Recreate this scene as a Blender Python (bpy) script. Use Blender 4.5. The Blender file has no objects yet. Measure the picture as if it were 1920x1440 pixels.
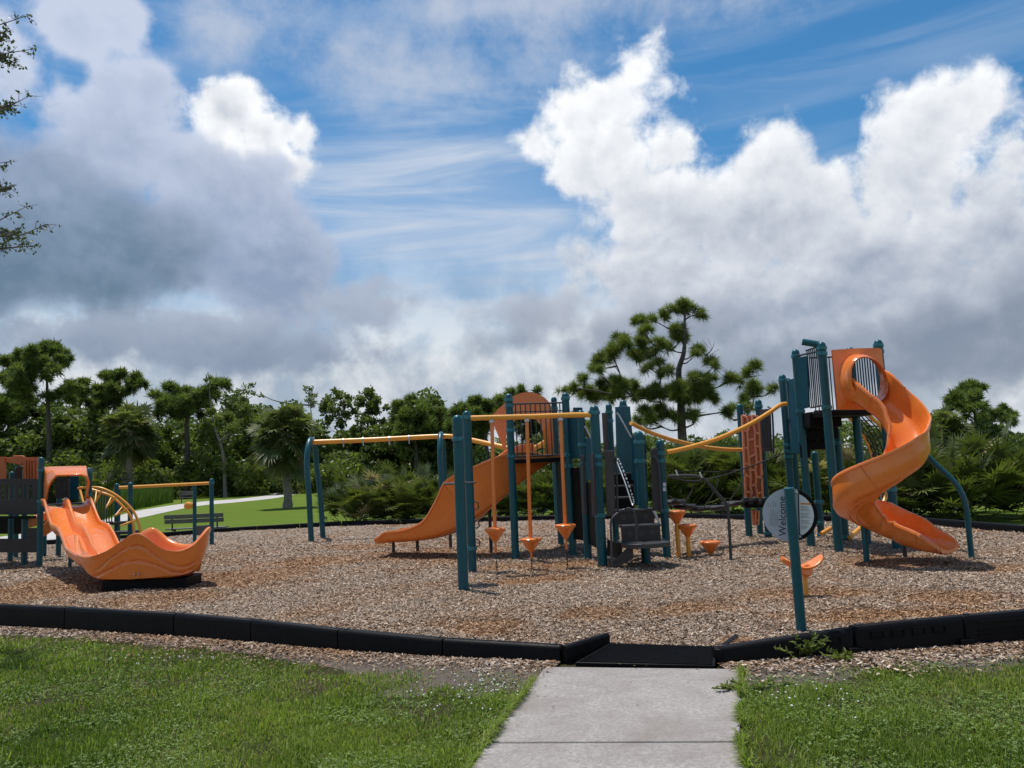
import bpy, bmesh, math, random
import numpy as np
from mathutils import Vector, Matrix
R = math.radians
rng = np.random.default_rng(7)
random.seed(7)
scene = bpy.context.scene
COL = scene.collection

# ------------------------------------------------------------------ camera
CAM_H, FPX, PITCH, ROLL = 1.6, 1500.0, R(6.0), R(2.5)
F_ = Vector((0, math.cos(PITCH), math.sin(PITCH)))
R0_ = Vector((1, 0, 0)); U0_ = Vector((0, -math.sin(PITCH), math.cos(PITCH)))
RT_ = R0_ * math.cos(ROLL) - U0_ * math.sin(ROLL)
UP_ = R0_ * math.sin(ROLL) + U0_ * math.cos(ROLL)
CAM_LOC = Vector((0, 0, CAM_H))
cam_data = bpy.data.cameras.new('camera'); cam = bpy.data.objects.new('camera', cam_data); COL.objects.link(cam)
cam_data.sensor_width = 36.0; cam_data.lens = 36.0 * FPX / 1920.0
cam_data.clip_start = 0.05; cam_data.clip_end = 3000
M = Matrix((RT_, UP_, -F_)).transposed().to_4x4(); M.translation = CAM_LOC
cam.matrix_world = M
scene.camera = cam

def ray(px, py):
    return F_ + RT_ * ((px - 960) / FPX) + UP_ * ((720 - py) / FPX)
def P(px, py, d):
    """point of the place that lies d metres ahead of the viewer along a measured sight line"""
    r = ray(px, py); return CAM_LOC + r * (d / r.y)
def G(px, py, z=0.0):
    r = ray(px, py); return CAM_LOC + r * ((z - CAM_H) / r.z)
def Zat(x, y, py):
    """height above (x, y) that shows at image row py"""
    lo, hi = -1.0, 40.0
    for _ in range(40):
        m = (lo + hi) / 2; v = Vector((x, y, m)) - CAM_LOC
        row = 720 - FPX * v.dot(UP_) / v.dot(F_)
        if row > py: lo = m
        else: hi = m
    return (lo + hi) / 2
def YH(px): return 720 + FPX * math.tan(PITCH) / math.cos(ROLL) - (px - 960) * math.tan(ROLL)

# ------------------------------------------------------------------ daylight
SUN_EL, SUN_AZ = R(73), R(-40)          # azimuth measured from +Y towards +X
SUN_DIR = Vector((math.sin(SUN_AZ) * math.cos(SUN_EL), math.cos(SUN_AZ) * math.cos(SUN_EL), math.sin(SUN_EL)))
sun_d = bpy.data.lights.new('sun', 'SUN'); sun_d.energy = 5.0; sun_d.angle = R(0.53); sun_d.color = (1.0, 0.955, 0.89)
sun = bpy.data.objects.new('sun', sun_d); COL.objects.link(sun)
sun.rotation_euler = SUN_DIR.to_track_quat('Z', 'Y').to_euler(); sun.location = (0, 0, 30)
vs = scene.view_settings
vs.view_transform = 'Standard'; vs.look = 'None'; vs.gamma = 1.0; vs.use_curve_mapping = False
vs.exposure = -0.24
scene.cycles.max_bounces = 6; scene.cycles.diffuse_bounces = 3; scene.cycles.glossy_bounces = 2
scene.cycles.transmission_bounces = 3; scene.cycles.transparent_max_bounces = 4
scene.cycles.caustics_reflective = False; scene.cycles.caustics_refractive = False
scene.cycles.use_adaptive_sampling = True; scene.cycles.adaptive_threshold = 0.015

world = bpy.data.worlds.new("World"); scene.world = world; world.use_nodes = True
world.cycles.sampling_method = 'NONE'
WT = world.node_tree; WT.nodes.clear()
class X:
    """tiny expression wrapper round shader math nodes"""
    t = WT
    def __init__(s, sock): s.s = sock
    @staticmethod
    def put(inp, v):
        if isinstance(v, X): X.t.links.new(v.s, inp)
        else: inp.default_value = v
    @staticmethod
    def m(op, *a, clamp=False):
        n = X.t.nodes.new('ShaderNodeMath'); n.operation = op; n.use_clamp = clamp
        for i, v in enumerate(a): X.put(n.inputs[i], v)
        return X(n.outputs[0])
    def __add__(s, o): return X.m('ADD', s, o)
    def __radd__(s, o): return X.m('ADD', o, s)
    def __sub__(s, o): return X.m('SUBTRACT', s, o)
    def __rsub__(s, o): return X.m('SUBTRACT', o, s)
    def __mul__(s, o): return X.m('MULTIPLY', s, o)
    def __rmul__(s, o): return X.m('MULTIPLY', o, s)
    def ma(s, a, b): return X.m('MULTIPLY_ADD', s, a, b)
    def step(s, a, b):
        n = X.t.nodes.new('ShaderNodeMapRange'); n.interpolation_type = 'SMOOTHSTEP'
        X.put(n.inputs[0], s); n.inputs[1].default_value = a; n.inputs[2].default_value = b
        return X(n.outputs[0])
def xyz(a, b, c):
    n = X.t.nodes.new('ShaderNodeCombineXYZ')
    for i, v in enumerate((a, b, c)): X.put(n.inputs[i], v)
    return X(n.outputs[0])
def noise(vec, scale, detail=5.0, rough=0.55, distort=0.0):
    n = X.t.nodes.new('ShaderNodeTexNoise'); n.noise_dimensions = '3D'
    X.put(n.inputs['Vector'], vec); n.inputs['Scale'].default_value = scale
    n.inputs['Detail'].default_value = detail; n.inputs['Roughness'].default_value = rough
    n.inputs['Distortion'].default_value = distort
    return X(n.outputs[0])
def mixc(f, a, b):
    n = X.t.nodes.new('ShaderNodeMix'); n.data_type = 'RGBA'
    X.put(n.inputs[0], f)
    for i, v in ((6, a), (7, b)):
        if isinstance(v, X): X.t.links.new(v.s, n.inputs[i])
        else: n.inputs[i].default_value = (*v, 1)
    return X(n.outputs[2])

SKY_STRENGTH = 0.1
sky = WT.nodes.new('ShaderNodeTexSky'); sky.sky_type = 'NISHITA'; sky.sun_disc = False
sky.sun_elevation = SUN_EL; sky.sun_rotation = SUN_AZ
sky.air_density = 1.0; sky.dust_density = 0.2; sky.ozone_density = 3.0; sky.altitude = 0
tc = WT.nodes.new('ShaderNodeTexCoord'); DIR = X(tc.outputs['Generated'])
sep = WT.nodes.new('ShaderNodeSeparateXYZ'); WT.links.new(DIR.s, sep.inputs[0])
dx_, dy_, dz_ = (X(sep.outputs[i]) for i in range(3))
AZ = X.m('ARCTAN2', dx_, dy_) * 57.2958          # degrees
EL = X.m('ARCSINE', dz_) * 57.2958
PD = 57.2958 / FPX
def azel(px, py):
    r = ray(px, py).normalized()
    return math.degrees(math.atan2(r.x, r.y)), math.degrees(math.asin(r.z))
def field(az, el, blobs, k=1.2):
    """signed angular distance (degrees, positive inside) to a union of soft ellipses"""
    acc = None
    for (px, py, rx, ry) in blobs:
        a, e = azel(px, py)
        sx = math.cos(math.radians(e))
        rx, ry = rx * PD / sx, ry * PD; r = min(rx, ry)
        ux = az.ma(1 / rx, -a / rx); uy = el.ma(1 / ry, -e / ry)
        q = X.m('SQRT', X.m('MULTIPLY_ADD', ux, ux, uy * uy)).ma(r, -r)
        acc = q if acc is None else X.m('SMOOTH_MIN', acc, q, k)
    return 0.0 - acc
# heaps of cumulus to the right, measured off the photograph: x, y, half width, half height
CUM = [(1196, 130, 54, 50), (1150, 188, 100, 56), (1078, 220, 70, 70), (1120, 300, 108, 88), (1255, 290, 65, 60),
       (1240, 380, 150, 90), (1440, 320, 92, 80), (1520, 345, 100, 50), (1425, 420, 200, 110), (1822, 190, 66, 60),
       (1740, 235, 105, 88), (1700, 330, 90, 110), (1905, 300, 60, 70), (1890, 430, 90, 130), (1640, 480, 200, 90),
       (1220, 500, 170, 90), (1500, 580, 420, 110), (1800, 610, 240, 100), (1000, 268, 42, 34)]
LEFT_TOP = [(425, 215, 80, 62), (500, 248, 84, 55), (562, 258, 52, 48), (450, 310, 110, 60), (540, 310, 60, 50)]
G1 = [(140, 40, 70, 70), (215, 30, 55, 60), (20, 110, 45, 80), (270, 170, 78, 62), (225, 265, 130, 105), (430, 430, 160, 140), (520, 500, 115, 130), (480, 345, 100, 52), (320, 300, 75, 75)]
G2 = [(60, 340, 150, 90), (90, 440, 270, 130), (180, 505, 180, 62), (-120, 420, 220, 160)]
G3 = [(400, 640, 310, 66), (640, 580, 140, 58), (775, 560, 48, 28), (190, 640, 130, 56), (560, 660, 170, 46)]
G4 = [(1000, 590, 128, 46), (960, 640, 92, 42), (1250, 625, 220, 66), (1600, 665, 440, 76), (1880, 650, 200, 90), (2100, 560, 200, 130)]
SOFT = [(650, 90, 140, 60), (800, 130, 190, 55), (960, 10, 240, 35), (440, 50, 80, 55), (1120, 10, 150, 25)]
def voro(vec, scale):
    n = X.t.nodes.new('ShaderNodeTexVoronoi'); n.feature = 'F1'; n.voronoi_dimensions = '3D'
    X.put(n.inputs['Vector'], vec); n.inputs['Scale'].default_value = scale
    return X(n.outputs['Distance'])
def vadd(a, b):
    n = X.t.nodes.new('ShaderNodeVectorMath'); n.operation = 'ADD'
    for i, v in enumerate((a, b)):
        if isinstance(v, X): X.t.links.new(v.s, n.inputs[i])
        else: n.inputs[i].default_value = v
    return X(n.outputs[0])
wn = WT.nodes.new('ShaderNodeTexNoise'); wn.inputs['Scale'].default_value = 16; wn.inputs['Detail'].default_value = 4
WT.links.new(DIR.s, wn.inputs['Vector'])
wsc = WT.nodes.new('ShaderNodeVectorMath'); wsc.operation = 'MULTIPLY_ADD'; WT.links.new(wn.outputs['Color'], wsc.inputs[0])
wsc.inputs[1].default_value = (0.045,) * 3; wsc.inputs[2].default_value = (-0.0225,) * 3
WARP = X(wsc.outputs[0])
def puffs(vec):
    v = vadd(vec, WARP)
    return (0.42 - voro(v, 15.0)) * 3.2 + (0.42 - voro(v, 38.0)) * 1.5
ndir = noise(DIR, 5.5, 7, 0.60, 0.25)
nfine = noise(DIR, 30.0, 5, 0.62, 0.2)
big = (ndir - 0.5) * 16.0
pf = puffs(DIR)
ndet = big + (nfine - 0.5) * 5.0
# light on the clouds: compare with the cloud a little way towards the sun
nd2 = noise(vadd(DIR, SUN_DIR * 0.030), 5.5, 7, 0.60, 0.25)
nf2 = noise(vadd(DIR, SUN_DIR * 0.008), 30.0, 5, 0.62, 0.2)
pf2 = puffs(vadd(DIR, SUN_DIR * 0.014))
relief = (ndir - nd2) * 9.0 + (nfine - nf2) * 3.0
relp = pf - pf2
fc = field(AZ, EL, CUM, 1.0)
fl = field(AZ, EL, LEFT_TOP, 0.8)
fs = field(AZ, EL, SOFT, 2.0)
dc = fc + big * 0.11 + pf * 0.55 + (nfine - 0.5) * 3.0 + 0.25
dl = fl + big * 0.07 + pf * 0.42 + (nfine - 0.5) * 2.2 + 0.2
ds = fs + ndet * 0.75
a_c = dc.step(-0.35, 1.30); a_l = dl.step(-0.2, 0.8); a_s = ds.step(-2.2, 3.2) * 0.66
# depth into the cloud darkens it, relief lights the bumps that face the sun
lit_c = (1.0 - dc.step(0.3, 5.0)) * 0.34 + relief * 0.15 + relp * 0.09 + EL.step(10.0, 25.0) * 0.64
lit_l = (1.0 - dl.step(0.3, 3.0)) * 0.62 + relief * 0.15 + relp * 0.16 + EL.step(18.5, 24.0) * 0.40 - 0.02
def cl(x): return X.m('MINIMUM', X.m('MAXIMUM', x, 0.0), 1.0)
K = 1.0 / SKY_STRENGTH
def sc3(c, k=K): return tuple(v * k for v in c)
WHITE = sc3((1.16, 1.18, 1.21)); SHADE = sc3((0.42, 0.49, 0.62)); DARK = sc3((0.15, 0.245, 0.355)); MIST = sc3((0.62, 0.70, 0.82))
col_c = mixc(cl(lit_c), SHADE, WHITE)
col_l = mixc(cl(lit_l), SHADE, WHITE)
def bank(under, blobs, k, y_hi, y_lo, hi, lo, rough, soft=0.8, strength=0.96):
    """a bank of shaded cloud: brighter towards its top and on bumps that face the sun"""
    f = field(AZ, EL, blobs, k); d = f + big * (0.13 * rough) + pf * (0.50 * rough) + (nfine - 0.5) * (2.4 * rough)
    e_hi, e_lo = azel(960, y_hi)[1], azel(960, y_lo)[1]
    lit = EL.step(e_lo, e_hi) * 0.78 + (1.0 - d.step(0.0, 2.6)) * 0.26 + relp * 0.10 + relief * 0.14
    return mixc(d.step(-soft * 0.45, soft) * strength, under, mixc(cl(lit), sc3(lo), sc3(hi)))
hsv = WT.nodes.new('ShaderNodeHueSaturation'); WT.links.new(sky.outputs[0], hsv.inputs['Color'])
hsv.inputs['Saturation'].default_value = 1.30; hsv.inputs['Value'].default_value = 1.38; hsv.inputs['Hue'].default_value = 0.492
skyc = X(hsv.outputs[0])
# thin high streaks
mp = WT.nodes.new('ShaderNodeMapping'); WT.links.new(DIR.s, mp.inputs[0])
mp.inputs['Rotation'].default_value = (R(0), R(-16), R(0)); mp.inputs['Scale'].default_value = (1.0, 1.0, 6.5)
cir = noise(X(mp.outputs[0]), 3.2, 6, 0.55, 0.6)
vblob = field(AZ, EL, [(820, 420, 330, 210)], 1.0)
a_ci = cl(cir.step(0.38, 0.72) * (0.26 + 0.62 * vblob.step(-4.0, 5.0)) + vblob.step(-3.0, 7.0) * 0.38)
c0 = mixc(a_ci, skyc, sc3((0.66, 0.76, 0.92)))
# whitish low air with broken low cloud
low = noise(DIR, 9.0, 6, 0.6, 0.2)
a_low = cl((1.0 - EL.step(5.0, 19.0)) * (0.50 + low * 1.0))
c1 = mixc(a_low, c0, mixc(cl(low.step(0.34, 0.66) + relief * 0.10), sc3((0.42, 0.49, 0.60)), sc3((0.90, 0.94, 0.98))))
c2 = mixc(a_s * 1.15, c1, sc3((0.70, 0.755, 0.87)))
c3 = mixc(a_c, c2, col_c)
c4 = mixc(a_l, c3, col_l)
c4 = bank(c4, G4, 1.6, 520, 700, (0.56, 0.61, 0.72), (0.27, 0.335, 0.44), 0.9, 1.3, 0.90)
c4 = bank(c4, G1, 1.6, 90, 640, (0.70, 0.78, 0.96), (0.33, 0.42, 0.60), 0.9, 1.0)
c4 = bank(c4, G3, 1.4, 540, 690, (0.50, 0.57, 0.71), (0.27, 0.345, 0.475), 1.0, 0.9, 0.94)
c4 = bank(c4, G2, 1.6, 270, 560, (0.44, 0.53, 0.72), (0.155, 0.245, 0.35), 0.75, 1.3, 0.95)
# broken cloud added out of view, overhead and sideways, to whiten ambient light
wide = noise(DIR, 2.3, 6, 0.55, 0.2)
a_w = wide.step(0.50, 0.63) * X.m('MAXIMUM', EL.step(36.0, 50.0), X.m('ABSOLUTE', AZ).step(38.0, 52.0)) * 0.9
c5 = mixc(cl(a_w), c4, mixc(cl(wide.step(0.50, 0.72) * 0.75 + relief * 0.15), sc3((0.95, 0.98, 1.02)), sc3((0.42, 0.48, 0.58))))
bg = WT.nodes.new('ShaderNodeBackground'); bg.inputs['Strength'].default_value = SKY_STRENGTH
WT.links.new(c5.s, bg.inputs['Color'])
wo = WT.nodes.new('ShaderNodeOutputWorld'); WT.links.new(bg.outputs[0], wo.inputs['Surface'])

# ------------------------------------------------------------------ materials
def mat(name):
    m = bpy.data.materials.new(name); m.use_nodes = True
    nt = m.node_tree; b = nt.nodes['Principled BSDF']
    return m, nt, b
def ramp(nt, fac, stops):
    r = nt.nodes.new('ShaderNodeValToRGB'); e = r.color_ramp.elements
    while len(e) < len(stops): e.new(0.5)
    for i, (p, c) in enumerate(stops): e[i].position = p; e[i].color = (*c, 1)
    nt.links.new(fac, r.inputs[0]); return r.outputs[0]
def tnoise(nt, scale, detail=4, rough=0.55, coord='Object', dist=0.0):
    c = nt.nodes.new('ShaderNodeTexCoord'); n = nt.nodes.new('ShaderNodeTexNoise')
    nt.links.new(c.outputs[coord], n.inputs['Vector']); n.inputs['Scale'].default_value = scale
    n.inputs['Detail'].default_value = detail; n.inputs['Roughness'].default_value = rough
    n.inputs['Distortion'].default_value = dist
    return n.outputs[0]
def mixrgb(nt, f, a, b, mode='MIX'):
    n = nt.nodes.new('ShaderNodeMix'); n.data_type = 'RGBA'; n.blend_type = mode
    for i, v in ((0, f), (6, a), (7, b)):
        if hasattr(v, 'links'): nt.links.new(v, n.inputs[i])
        elif i == 0: n.inputs[0].default_value = v
        else: n.inputs[i].default_value = (*v, 1)
    return n.outputs[2]
def bump(nt, b, h, strength=0.3, dist=0.01):
    n = nt.nodes.new('ShaderNodeBump'); n.inputs['Strength'].default_value = strength; n.inputs['Distance'].default_value = dist
    nt.links.new(h, n.inputs['Height']); nt.links.new(n.outputs[0], b.inputs['Normal'])
def attr(nt, name):
    a = nt.nodes.new('ShaderNodeAttribute'); a.attribute_name = name; return a.outputs['Fac']
def paint(name, c, rough, var=0.12, bscale=None, bstr=0.1, spec=0.5, dirt=None, coat=0.0):
    """weathered paint or plastic: slight uneven colour, scuffed gloss, a little dust"""
    m, nt, b = mat(name)
    n = tnoise(nt, 3.0, 6, 0.65)
    hi = tuple(min(1, v * (1 + var)) for v in c); lo = tuple(v * (1 - var) for v in c)
    col = ramp(nt, n, [(0.32, lo), (0.68, hi)])
    if dirt:
        d = tnoise(nt, 9.0, 8, 0.7)
        dm = nt.nodes.new('ShaderNodeMapRange'); nt.links.new(d, dm.inputs[0]); dm.inputs[1].default_value = 0.52; dm.inputs[2].default_value = 0.8; dm.inputs[4].default_value = 0.5
        col = mixrgb(nt, dm.outputs[0], col, dirt)
    nt.links.new(col, b.inputs['Base Color'])
    r = tnoise(nt, 22.0, 5, 0.6)
    mr = nt.nodes.new('ShaderNodeMapRange'); nt.links.new(r, mr.inputs[0]); mr.inputs[1].default_value = 0.3; mr.inputs[2].default_value = 0.7
    mr.inputs[3].default_value = rough - 0.07; mr.inputs[4].default_value = rough + 0.1
    nt.links.new(mr.outputs[0], b.inputs['Roughness'])
    b.inputs['Specular IOR Level'].default_value = spec; b.inputs['Coat Weight'].default_value = coat; b.inputs['Coat Roughness'].default_value = 0.2
    if bscale: bump(nt, b, tnoise(nt, bscale, 3), bstr, 0.004)
    return m
TEAL = paint('teal paint', (0.006, 0.082, 0.104), 0.33, 0.10, None, 0, 0.35)
CLAMP = paint('teal clamp paint', (0.020, 0.170, 0.205), 0.36, 0.10)
TEALP = paint('teal plastic sheet', (0.006, 0.052, 0.074), 0.55, 0.08, None, 0, 0.12)
ORANGE = paint('orange plastic', (0.78, 0.212, 0.038), 0.22, 0.05, None, 0, 0.5, None, 0.2)
SEAM = paint('orange mould seam', (0.62, 0.170, 0.036), 0.35, 0.05)
RIBM = paint('faded orange rib', (0.80, 0.285, 0.125), 0.4, 0.08)
ORANGE2 = paint('orange climbing plastic', (0.52, 0.115, 0.030), 0.45, 0.10)
YELLOW = paint('amber paint', (0.82, 0.36, 0.045), 0.30, 0.06)
CHAR = paint('charcoal plastic sheet', (0.042, 0.037, 0.037), 0.50, 0.12, 40, 0.08, 0.3)
STEEL = paint('dark vinyl coated steel', (0.038, 0.040, 0.043), 0.40, 0.15, None, 0, 0.45)
BLACK = paint('black plastic', (0.0042, 0.0042, 0.0048), 0.5, 0.25, 35, 0.25, 0.14, (0.014, 0.0125, 0.012))
BLACKR = paint('black rubber', (0.018, 0.018, 0.019), 0.6, 0.2)
GALV = paint('galvanised steel', (0.52, 0.53, 0.55), 0.38, 0.15); GALV.node_tree.nodes['Principled BSDF'].inputs['Metallic'].default_value = 0.7
ROPE = paint('black rope', (0.018, 0.018, 0.02), 0.75, 0.2)
SIGNG = paint('grey sign plastic', (0.42, 0.44, 0.50), 0.40, 0.04)
SIGNW = paint('white sign plastic', (0.70, 0.70, 0.71), 0.40, 0.03)
INK = paint('black ink', (0.016, 0.016, 0.018), 0.6, 0.05)
INKG = paint('grey ink', (0.20, 0.20, 0.22), 0.6, 0.05)
INKO = paint('orange ink', (0.62, 0.22, 0.03), 0.6, 0.05)
WOODB = paint('grey brown bench plastic', (0.115, 0.105, 0.098), 0.55, 0.2, 25, 0.2)

def concrete():
    m, nt, b = mat('broom finished concrete')
    n = tnoise(nt, 1.6, 8, 0.65); col = ramp(nt, n, [(0.3, (0.270, 0.242, 0.220)), (0.7, (0.375, 0.342, 0.316))])
    f = tnoise(nt, 42, 8, 0.85); col = mixrgb(nt, 0.55, col, ramp(nt, f, [(0.38, (0.15, 0.135, 0.125)), (0.60, (0.46, 0.43, 0.405))]))
    st = tnoise(nt, 1.3, 7, 0.72, dist=0.6); col = mixrgb(nt, ramp(nt, st, [(0.42, (0, 0, 0)), (0.66, (0.75,) * 3)]), col, (0.205, 0.175, 0.155))
    nt.links.new(col, b.inputs['Base Color']); b.inputs['Roughness'].default_value = 0.85; b.inputs['Specular IOR Level'].default_value = 0.25
    bump(nt, b, f, 0.35, 0.004); return m
CONC = concrete()
def pathmat():
    m, nt, b = mat('grey path'); n = tnoise(nt, 0.8, 6)
    nt.links.new(ramp(nt, n, [(0.3, (0.40, 0.375, 0.35)), (0.7, (0.52, 0.49, 0.46))]), b.inputs['Base Color']); b.inputs['Roughness'].default_value = 0.9
    return m
PATHM = pathmat()
def lawn():
    m, nt, b = mat('mown turf')
    big = tnoise(nt, 0.22, 5, 0.6, dist=0.4); mid = tnoise(nt, 2.2, 6, 0.65); fine = tnoise(nt, 60, 4, 0.7)
    c1 = ramp(nt, big, [(0.34, (0.150, 0.190, 0.022)), (0.5, (0.115, 0.200, 0.020)), (0.68, (0.200, 0.245, 0.032))])
    c2 = ramp(nt, mid, [(0.3, (0.085, 0.130, 0.014)), (0.7, (0.195, 0.255, 0.032))])
    c3 = ramp(nt, fine, [(0.3, (0.025, 0.045, 0.010)), (0.65, (0.12, 0.17, 0.04))])
    col = mixrgb(nt, 0.45, mixrgb(nt, 0.5, c1, c2), c3)
    nt.links.new(col, b.inputs['Base Color']); b.inputs['Roughness'].default_value = 0.95; b.inputs['Specular IOR Level'].default_value = 0.03
    bump(nt, b, fine, 0.6, 0.03); return m
LAWN = lawn()
def soil():
    m, nt, b = mat('dark crumbly soil'); n = tnoise(nt, 55, 6, 0.7); k = tnoise(nt, 2.5, 4)
    c = ramp(nt, n, [(0.35, (0.030, 0.024, 0.017)), (0.55, (0.105, 0.085, 0.062)), (0.7, (0.25, 0.205, 0.155))])
    nt.links.new(mixrgb(nt, k, c, (0.13, 0.10, 0.08)), b.inputs['Base Color']); b.inputs['Roughness'].default_value = 0.95
    bump(nt, b, n, 0.8, 0.02); return m
SOIL = soil()
def patch(nt):
    a = tnoise(nt, 0.42, 5, 0.62, dist=0.8); d = tnoise(nt, 1.5, 4, 0.6)
    a = ramp(nt, a, [(0.47, (0, 0, 0)), (0.66, (0.9, 0.9, 0.9))]); d = ramp(nt, d, [(0.40, (0.15,) * 3), (0.60, (1, 1, 1))])
    a = mixrgb(nt, 1.0, a, d, 'MULTIPLY')
    w = attr(nt, 'wear'); return mixrgb(nt, w, a, (1.0, 1.0, 1.0))
def mulchbase():
    m, nt, b = mat('wood mulch bed'); n = tnoise(nt, 45, 5, 0.75); v = tnoise(nt, 110, 3, 0.6)
    c = ramp(nt, n, [(0.32, (0.055, 0.036, 0.024)), (0.5, (0.25, 0.185, 0.135)), (0.66, (0.50, 0.41, 0.33))])
    c = mixrgb(nt, 0.5, c, ramp(nt, v, [(0.33, (0.06, 0.04, 0.028)), (0.62, (0.48, 0.39, 0.31))]))
    c2 = ramp(nt, n, [(0.3, (0.06, 0.03, 0.015)), (0.65, (0.40, 0.215, 0.10))])
    c = mixrgb(nt, patch(nt), c, c2)
    nt.links.new(c, b.inputs['Base Color']); b.inputs['Roughness'].default_value = 0.9; b.inputs['Specular IOR Level'].default_value = 0.2
    bump(nt, b, n, 0.9, 0.03); return m
MULCH = mulchbase()
def chipmat():
    m, nt, b = mat('wood chips'); t = attr(nt, 'tint')
    c = ramp(nt, t, [(0.0, (0.055, 0.030, 0.017)), (0.22, (0.23, 0.140, 0.082)), (0.45, (0.38, 0.268, 0.185)), (0.7, (0.345, 0.285, 0.245)), (0.9, (0.56, 0.44, 0.335)), (1, (0.74, 0.62, 0.50))])
    c2 = ramp(nt, t, [(0.0, (0.075, 0.030, 0.012)), (0.5, (0.32, 0.165, 0.078)), (1, (0.56, 0.36, 0.21))])
    c = mixrgb(nt, patch(nt), c, c2)
    nt.links.new(c, b.inputs['Base Color']); b.inputs['Roughness'].default_value = 0.9; b.inputs['Specular IOR Level'].default_value = 0.08
    return m
CHIPS = chipmat()
def leafmat(name, dark, lite, trans=0.35, rough=0.5, spec=0.3, dry=None):
    m, nt, b = mat(name); t = attr(nt, 'tint')
    stops = [(0.0, dark), (0.8, lite)] + ([(0.93, lite), (0.97, dry)] if dry else [])
    c = ramp(nt, t, stops)
    nt.links.new(c, b.inputs['Base Color']); b.inputs['Roughness'].default_value = rough; b.inputs['Specular IOR Level'].default_value = spec
    tr = nt.nodes.new('ShaderNodeBsdfTranslucent'); mul = mixrgb(nt, 1.0, c, (1.0, 1.15, 0.55), 'MULTIPLY'); nt.links.new(mul, tr.inputs[0])
    mx = nt.nodes.new('ShaderNodeMixShader'); mx.inputs[0].default_value = trans
    nt.links.new(b.outputs[0], mx.inputs[1]); nt.links.new(tr.outputs[0], mx.inputs[2])
    nt.links.new(mx.outputs[0], nt.nodes['Material Output'].inputs['Surface']); return m
GRASSM = leafmat('grass blades', (0.070, 0.130, 0.015), (0.300, 0.365, 0.070), 0.46, 0.55, 0.25, (0.33, 0.28, 0.13))
WEEDM = leafmat('tall weeds', (0.045, 0.085, 0.014), (0.12, 0.185, 0.035), 0.35)
NEEDLE = leafmat('pine needles', (0.070, 0.102, 0.026), (0.255, 0.290, 0.080), 0.44, 0.5, 0.3)
NEEDLE2 = leafmat('far pine needles', (0.055, 0.088, 0.026), (0.225, 0.270, 0.078), 0.44, 0.55, 0.25)
OAKM = leafmat('broad leaves', (0.044, 0.072, 0.018), (0.220, 0.265, 0.070), 0.44, 0.45, 0.3)
OAKY = leafmat('yellow green leaves', (0.080, 0.110, 0.024), (0.235, 0.270, 0.066), 0.42, 0.45, 0.3)
PALMM = leafmat('palm fronds', (0.075, 0.098, 0.032), (0.250, 0.270, 0.105), 0.36, 0.5, 0.3, (0.19, 0.14, 0.065))
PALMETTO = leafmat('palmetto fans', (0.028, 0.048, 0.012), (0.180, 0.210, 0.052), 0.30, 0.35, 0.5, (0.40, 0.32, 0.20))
SPRIG = leafmat('small oak leaves', (0.05, 0.075, 0.02), (0.14, 0.17, 0.06), 0.3)
def barkmat(name, a, c, s=6):
    m, nt, b = mat(name); n = tnoise(nt, s, 6, 0.7)
    nt.links.new(ramp(nt, n, [(0.35, a), (0.65, c)]), b.inputs['Base Color']); b.inputs['Roughness'].default_value = 0.9
    bump(nt, b, n, 0.8, 0.04); return m
BARK = barkmat('pine bark', (0.035, 0.028, 0.024), (0.13, 0.105, 0.088))
BARKG = barkmat('grey bark', (0.09, 0.08, 0.07), (0.24, 0.215, 0.19))
PBARK = barkmat('palm bark', (0.12, 0.10, 0.08), (0.27, 0.235, 0.195), 9)
def thatch():
    m, nt, b = mat('turf thatch'); n = tnoise(nt, 70, 5, 0.75); k = tnoise(nt, 1.8, 5, 0.6)
    c = ramp(nt, n, [(0.35, (0.016, 0.020, 0.008)), (0.55, (0.055, 0.060, 0.022)), (0.72, (0.17, 0.145, 0.075))])
    nt.links.new(mixrgb(nt, ramp(nt, k, [(0.4, (0, 0, 0)), (0.65, (0.8,) * 3)]), c, (0.075, 0.058, 0.036)), b.inputs['Base Color']); b.inputs['Roughness'].default_value = 0.95
    b.inputs['Specular IOR Level'].default_value = 0.05; bump(nt, b, n, 0.8, 0.02); return m
THATCH = thatch()
CLOVER = leafmat('clover leaves', (0.070, 0.135, 0.022), (0.235, 0.330, 0.085), 0.35, 0.5, 0.3)
FLOWER = paint('white petals', (0.75, 0.75, 0.72), 0.7, 0.05)

# ------------------------------------------------------------------ mesh helpers
def tag(o, label=None, cat=None, group=None, kind=None):
    for k, v in (('label', label), ('category', cat), ('group', group), ('kind', kind)):
        if v: o[k] = v
    return o
def thing(name, label, cat, loc, group=None):
    o = bpy.data.objects.new(name, None); o.empty_display_size = 0.2; COL.objects.link(o); o.location = loc
    return tag(o, label, cat, group)
def origin(o):
    v = Vector()
    while o is not None: v += o.location; o = o.parent
    return v
def link(name, me, m, parent=None):
    o = bpy.data.objects.new(name, me); COL.objects.link(o)
    if m: me.materials.append(m)
    if parent is not None: o.parent = parent
    return o
def frame(t, ref=None):
    t = t.normalized(); ref = ref or Vector((0, 0, 1))
    if abs(t.dot(ref)) > 0.98: ref = Vector((1, 0, 0)) if abs(t.x) < 0.9 else Vector((0, 1, 0))
    a = t.cross(ref).normalized(); return a, a.cross(t).normalized()
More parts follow.
